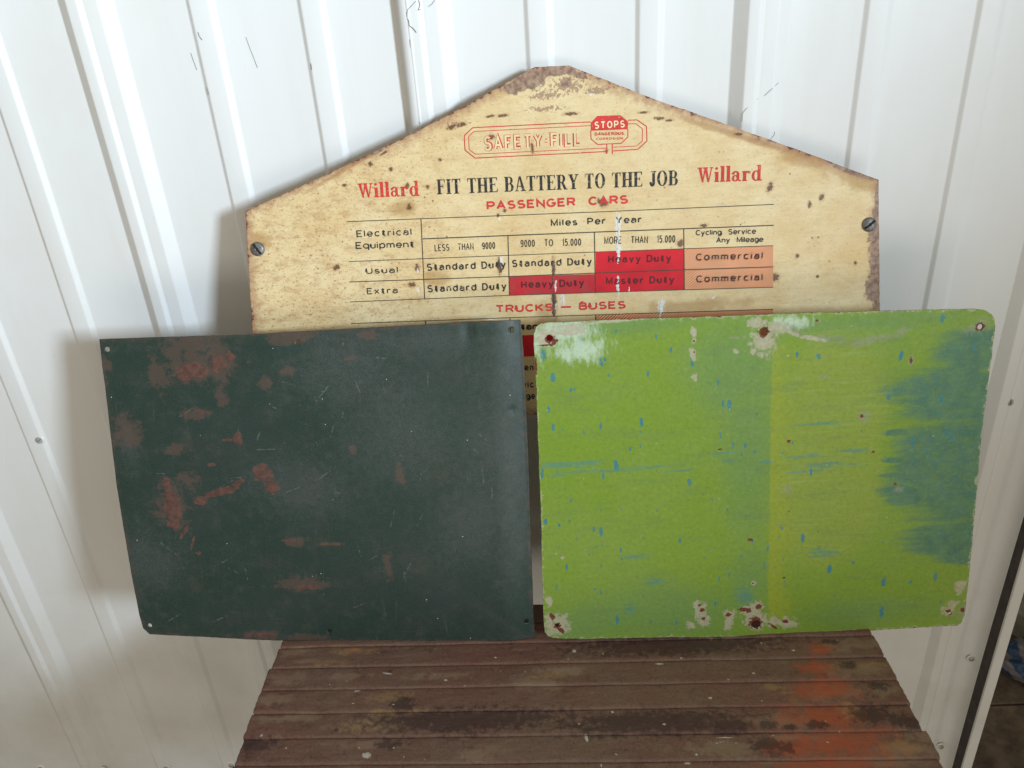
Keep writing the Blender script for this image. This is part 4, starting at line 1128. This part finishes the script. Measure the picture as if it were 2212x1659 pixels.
A_('teal', [(1960, 420, 260, 130), (1990, 760, 260, 330), (1900, 395, 270, 72), (2050, 230, 210, 100), (1900, 640, 210, 96), (2000, 800, 330, 140), (1840, 740, 160, 120), (1950, 1075, 240, 95, -4), (1990, 1140, 140, 60), (1680, 600, 60, 16), (1670, 722, 60, 14), (1660, 790, 60, 12), (1700, 860, 110, 30), (1720, 900, 90, 26)])
A_('smear', [(400, 765, 330, 12), (230, 740, 180, 18), (160, 790, 100, 14), (1350, 745, 190, 16), (1290, 775, 120, 8), (920, 725, 50, 12), (920, 690, 60, 8), (520, 1155, 90, 14), (1350, 1130, 70, 28), (1490, 680, 80, 12), (1220, 715, 60, 14), (700, 770, 90, 6), (1090, 730, 50, 8), (490, 1380, 40, 32), (600, 1270, 60, 30), (1320, 700, 60, 12), (1000, 1330, 60, 60), (1340, 560, 150, 10)])
A_('cool', [(950, 300, 260, 300), (1020, 700, 160, 500), (1020, 1250, 150, 200), (700, 1400, 600, 160), (300, 1450, 400, 90), (1500, 1400, 400, 100), (500, 110, 500, 60), (1500, 110, 500, 50)])
A_('warm', [(1400, 500, 290, 420), (1350, 900, 260, 400), (1400, 800, 260, 500)])
A_('haze', [(180, 150, 170, 80), (270, 230, 130, 60), (60, 180, 40, 120), (1200, 110, 110, 36)])
A_('pale', [(110, 170, 46, 40), (220, 140, 60, 22), (1090, 190, 50, 60), (1140, 130, 40, 30), (1060, 110, 40, 30), (775, 150, 13, 20), (777, 190, 9, 12), (770, 240, 13, 22), (775, 268, 11, 14), (779, 350, 11, 16), (960, 237, 13, 13), (1045, 235, 17, 14), (1030, 1395, 44, 36), (1050, 1440, 55, 46), (1065, 1370, 22, 20),
             (935, 1410, 30, 22), (930, 1450, 20, 40), (810, 1400, 26, 40), (790, 1365, 18, 18), (820, 1440, 30, 30), (760, 1460, 20, 20), (1190, 1450, 50, 26), (1130, 1440, 26, 30), (180, 1440, 40, 36), (130, 1450, 22, 54), (125, 1350, 16, 26), (170, 1480, 50, 26), (1965, 1290, 26, 34), (1910, 1395, 34, 22), (1930, 1360, 30, 14),
             (190, 1158, 9, 7), (160, 1140, 5, 5), (1042, 1272, 14, 10), (1210, 150, 60, 10, -30), (1300, 175, 60, 9, -14), (470, 95, 400, 6, 2), (1195, 255, 8, 6)])
A_('grey', [(1370, 175, 130, 20, -4), (1600, 175, 150, 20, 4), (1520, 195, 70, 26), (1230, 140, 70, 14, -30), (2060, 110, 60, 40), (2040, 130, 70, 26), (1700, 150, 50, 14, 20), (1540, 520, 40, 40), (1350, 350, 40, 12), (1745, 270, 16, 26), (1690, 850, 26, 16), (960, 175, 40, 8), (1980, 1400, 50, 50), (1190, 860, 30, 30)])
A_('rust', [(130, 180, 22, 18), (112, 208, 36, 4), (150, 195, 20, 8, 40), (1090, 150, 22, 24), (1050, 1448, 30, 30), (995, 1390, 22, 11), (1065, 1378, 15, 14), (1020, 1395, 14, 12), (930, 1413, 14, 10), (165, 1460, 16, 14), (140, 1420, 10, 20, 30), (180, 1480, 12, 22, 50), (812, 1392, 12, 10), (818, 1430, 9, 9), (800, 1370, 7, 7),
             (1525, 525, 9, 7), (1200, 638, 8, 8), (1575, 685, 8, 6), (1028, 1078, 12, 8), (1040, 1272, 6, 4), (1745, 275, 7, 14), (1674, 828, 7, 6), (1178, 1248, 6, 5), (1200, 952, 4, 4), (893, 674, 10, 4), (1185, 1442, 14, 10), (1130, 1465, 30, 6, -40), (1912, 1395, 14, 10), (1975, 1390, 10, 12), (776, 190, 5, 4), (777, 240, 4, 5), (1325, 98, 6, 6), (1330, 1040, 3, 3), (1058, 518, 3, 3), (70, 300, 4, 40), (2053, 125, 22, 18)])
xb0, xb1 = 1120, 1195
u0 = np.array(cG(1122, 200)); u1 = np.array(cG(1104, 1420)); v0 = np.array(cG(1198, 200)); v1 = np.array(cG(1206, 1420))
ty = (P[:, 1] - u0[1]) / (u1[1] - u0[1])
e0 = u0[0] + (u1[0] - u0[0]) * ty; e1 = v0[0] + (v1[0] - v0[0]) * ty
bandf = np.minimum((P[:, 0] - e0) / 0.003, (e1 - P[:, 0]) / 0.022)
bandf = np.minimum(bandf, (P[:, 1] - cG(1150, 1440)[1]) / 0.01); bandf = np.minimum(bandf, (cG(1150, 200)[1] - P[:, 1]) / 0.01)
set_attr(me, 'band', np.clip(bandf, -1, 1) * 0.3)

# ------------------------------------------------------------------ past the jamb: shelf and bag
sz = on_wall(2190, 1506, 0.12).z
def on_shelf(px, py): return on_plane(px, py, (0, 0, sz), (0, 0, 1))
sb = on_shelf(2190, 1506)
shelf = empty('side_shelf', (jx + 0.3, sb.y, 0))
tag(shelf, 'brown plank shelf past the white door jamb', 'shelf')
print('shelf', sz, sb, on_shelf(2150, 1659))
M_PLANK = mat_flat('stained shelf plank', (0.125, 0.092, 0.062), 0.8, var=0.45, scale=34, bump=0.5)
for k in range(6):
    y1 = 0.36 - k * 0.125
    bm = bmesh.new(); bm_box(bm, jx + 0.012 - (jx + 0.3), 0.5, y1 - 0.122, y1, sz - 0.02, sz, 0.002)
    link('plank', bm_mesh('plank', bm), shelf, [M_PLANK])
for x in (-0.26, 0.46):
    bm = bmesh.new(); bm_box(bm, x, x + .035, -0.1, -0.06, 0.001, sz - 0.0205, 0.002)
    link('leg', bm_mesh('leg', bm), shelf, [M_WOOD])

def mat_bag():
    M = Mat('blue printed plastic')
    x, y, z = M.sep(M.tc)
    t = M.math('FRACT', M.math('MULTIPLY', M.math('ADD', M.math('ADD', x, M.math('MULTIPLY', M.noise(18, 3), 0.08)), M.math('MULTIPLY', z, 0.8)), 22))
    c = M.mix(M.ramp(t, 0.48, 0.60), (0.020, 0.055, 0.12), (0.20, 0.18, 0.19))
    c = M.mix(M.ramp(M.noise(60, 4), 0.5, 0.7, 0, 0.5), c, (0.10, 0.17, 0.24))
    M.bump(M.noise(70, 4, 0.6, None, 1.0), 0.6, 0.004)
    return M.set(color=c, rough=0.35)
bp = on_shelf(2200, 1495)
bm = bmesh.new()
bmesh.ops.create_icosphere(bm, subdivisions=5, radius=1)
for v in bm.verts:
    c = v.co
    n_ = float(fbm(np.array([c.x * 2.2 + c.z]), np.array([c.y * 2.2 + c.z * 1.5]), 33)[0])
    c.x *= 0.075 * (1 + 0.15 * n_); c.y *= 0.05 * (1 + 0.2 * n_)
    c.z = (max(c.z, -0.75) + 0.75) * 0.032 * (1 + 0.22 * n_)
bagm = bm_mesh('bag', bm)
for p in bagm.polygons: p.use_smooth = True
bag = link('bag', bagm, None, [mat_bag()])
bag.location = (bp.x + 0.060, bp.y + 0.035, sz + 0.0005)
tag(bag, 'blue and white plastic bag lying on the shelf past the jamb', 'bag')
bm = bmesh.new()
bm_box(bm, -0.06, 0.06, -0.04, 0.04, 0, 0.05, 0.004)
for v in bm.verts: v.co.x += 0.12 * v.co.z; v.co.y += 0.01 * math.sin(v.co.x * 60)
rag = link('cardboard_box', bm_mesh('cardboard_box', bm), None, [mat_flat('pale dusty card', (0.24, 0.23, 0.17), 0.85)])
bq = on_shelf(2212, 1400)
rag.location = (bp.x + 0.10, bp.y + 0.16, sz + 0.0005); rag.rotation_euler = (0, 0, 0.4)
tag(rag, 'pale dusty box on the shelf behind the blue bag', 'box')

# ------------------------------------------------------------------ threads of old web and dry straw caught on the wall ribs
_pr = profile(-1.15, WALL_END)
PXS = [q[0] for q in _pr]; PHS = [q[1] for q in _pr]
def threads():
    verts, faces = [], []
    def tube(pts, r):
        L = []
        for i, (x, y) in enumerate(pts):
            h = float(np.interp(on_wall(x, y, -0.005).x, PXS, PHS))
            q = on_wall(x, y, -h)
            sec = 0 if q.x < seams[1] else (1 if q.x < seams[2] else 2)
            q.y = -(h + 0.0012 * (2 - sec) + 0.0011 * math.sin(q.z * 5.1 + q.x * 6) + 0.0009 * math.sin(q.z * 11 + q.x * 17 + sec)) - 0.0005
            L.append(q)
        for i, p in enumerate(L):
            t = (L[min(i + 1, len(L) - 1)] - L[max(i - 1, 0)]).normalized()
            n1 = t.cross(Vector((0, 1, 0))).normalized(); n2 = t.cross(n1)
            for k in range(4):
                q = p + (n1 * math.cos(k * math.pi / 2) + n2 * math.sin(k * math.pi / 2)) * r
                verts.append(tuple(q))
            if i:
                b0 = len(verts) - 8
                for k in range(4):
                    faces.append((b0 + k, b0 + (k + 1) % 4, b0 + 4 + (k + 1) % 4, b0 + 4 + k))
    R_ = 0.00030
    for pts, r in (([(429, 69), (432, 78), (438, 86)], .0005), ([(414, 114), (420, 132), (427, 150)], .0003), ([(532, 80), (541, 105), (549, 125), (557, 146)], .0004), ([(448, 188), (453, 203)], .0004), ([(672, 137), (674, 150)], .0004),
                   ([(886, 85), (888, 130), (893, 180), (899, 225), (901, 258), (908, 266)], .0005), ([(905, 0), (908, 10), (904, 22), (909, 20)], .0005), ([(880, 25), (879, 38), (884, 45), (885, 55), (893, 61), (900, 70)], .0005), ([(899, 2), (890, 12), (882, 20), (880, 26)], .0003), ([(940, 0), (934, 8), (926, 14)], .0003),
                   ([(1602, 262), (1603, 244), (1610, 235), (1636, 212)], .0003), ([(1650, 206), (1665, 192), (1680, 178)], .0003), ([(1645, 316), (1660, 303), (1672, 290), (1672, 284)], .0003), ([(896, 240), (900, 262)], .0003)):
        tube(pts, r * 0.55)
    o = link('cobweb_threads', mesh_from('cobweb_threads', verts, faces), None, [mat_flat('dark thread', (0.11, 0.10, 0.10), 0.9)])
    tag(o, 'thin dark web threads and straw caught on the wall ribs', 'cobweb', kind='stuff')
threads()
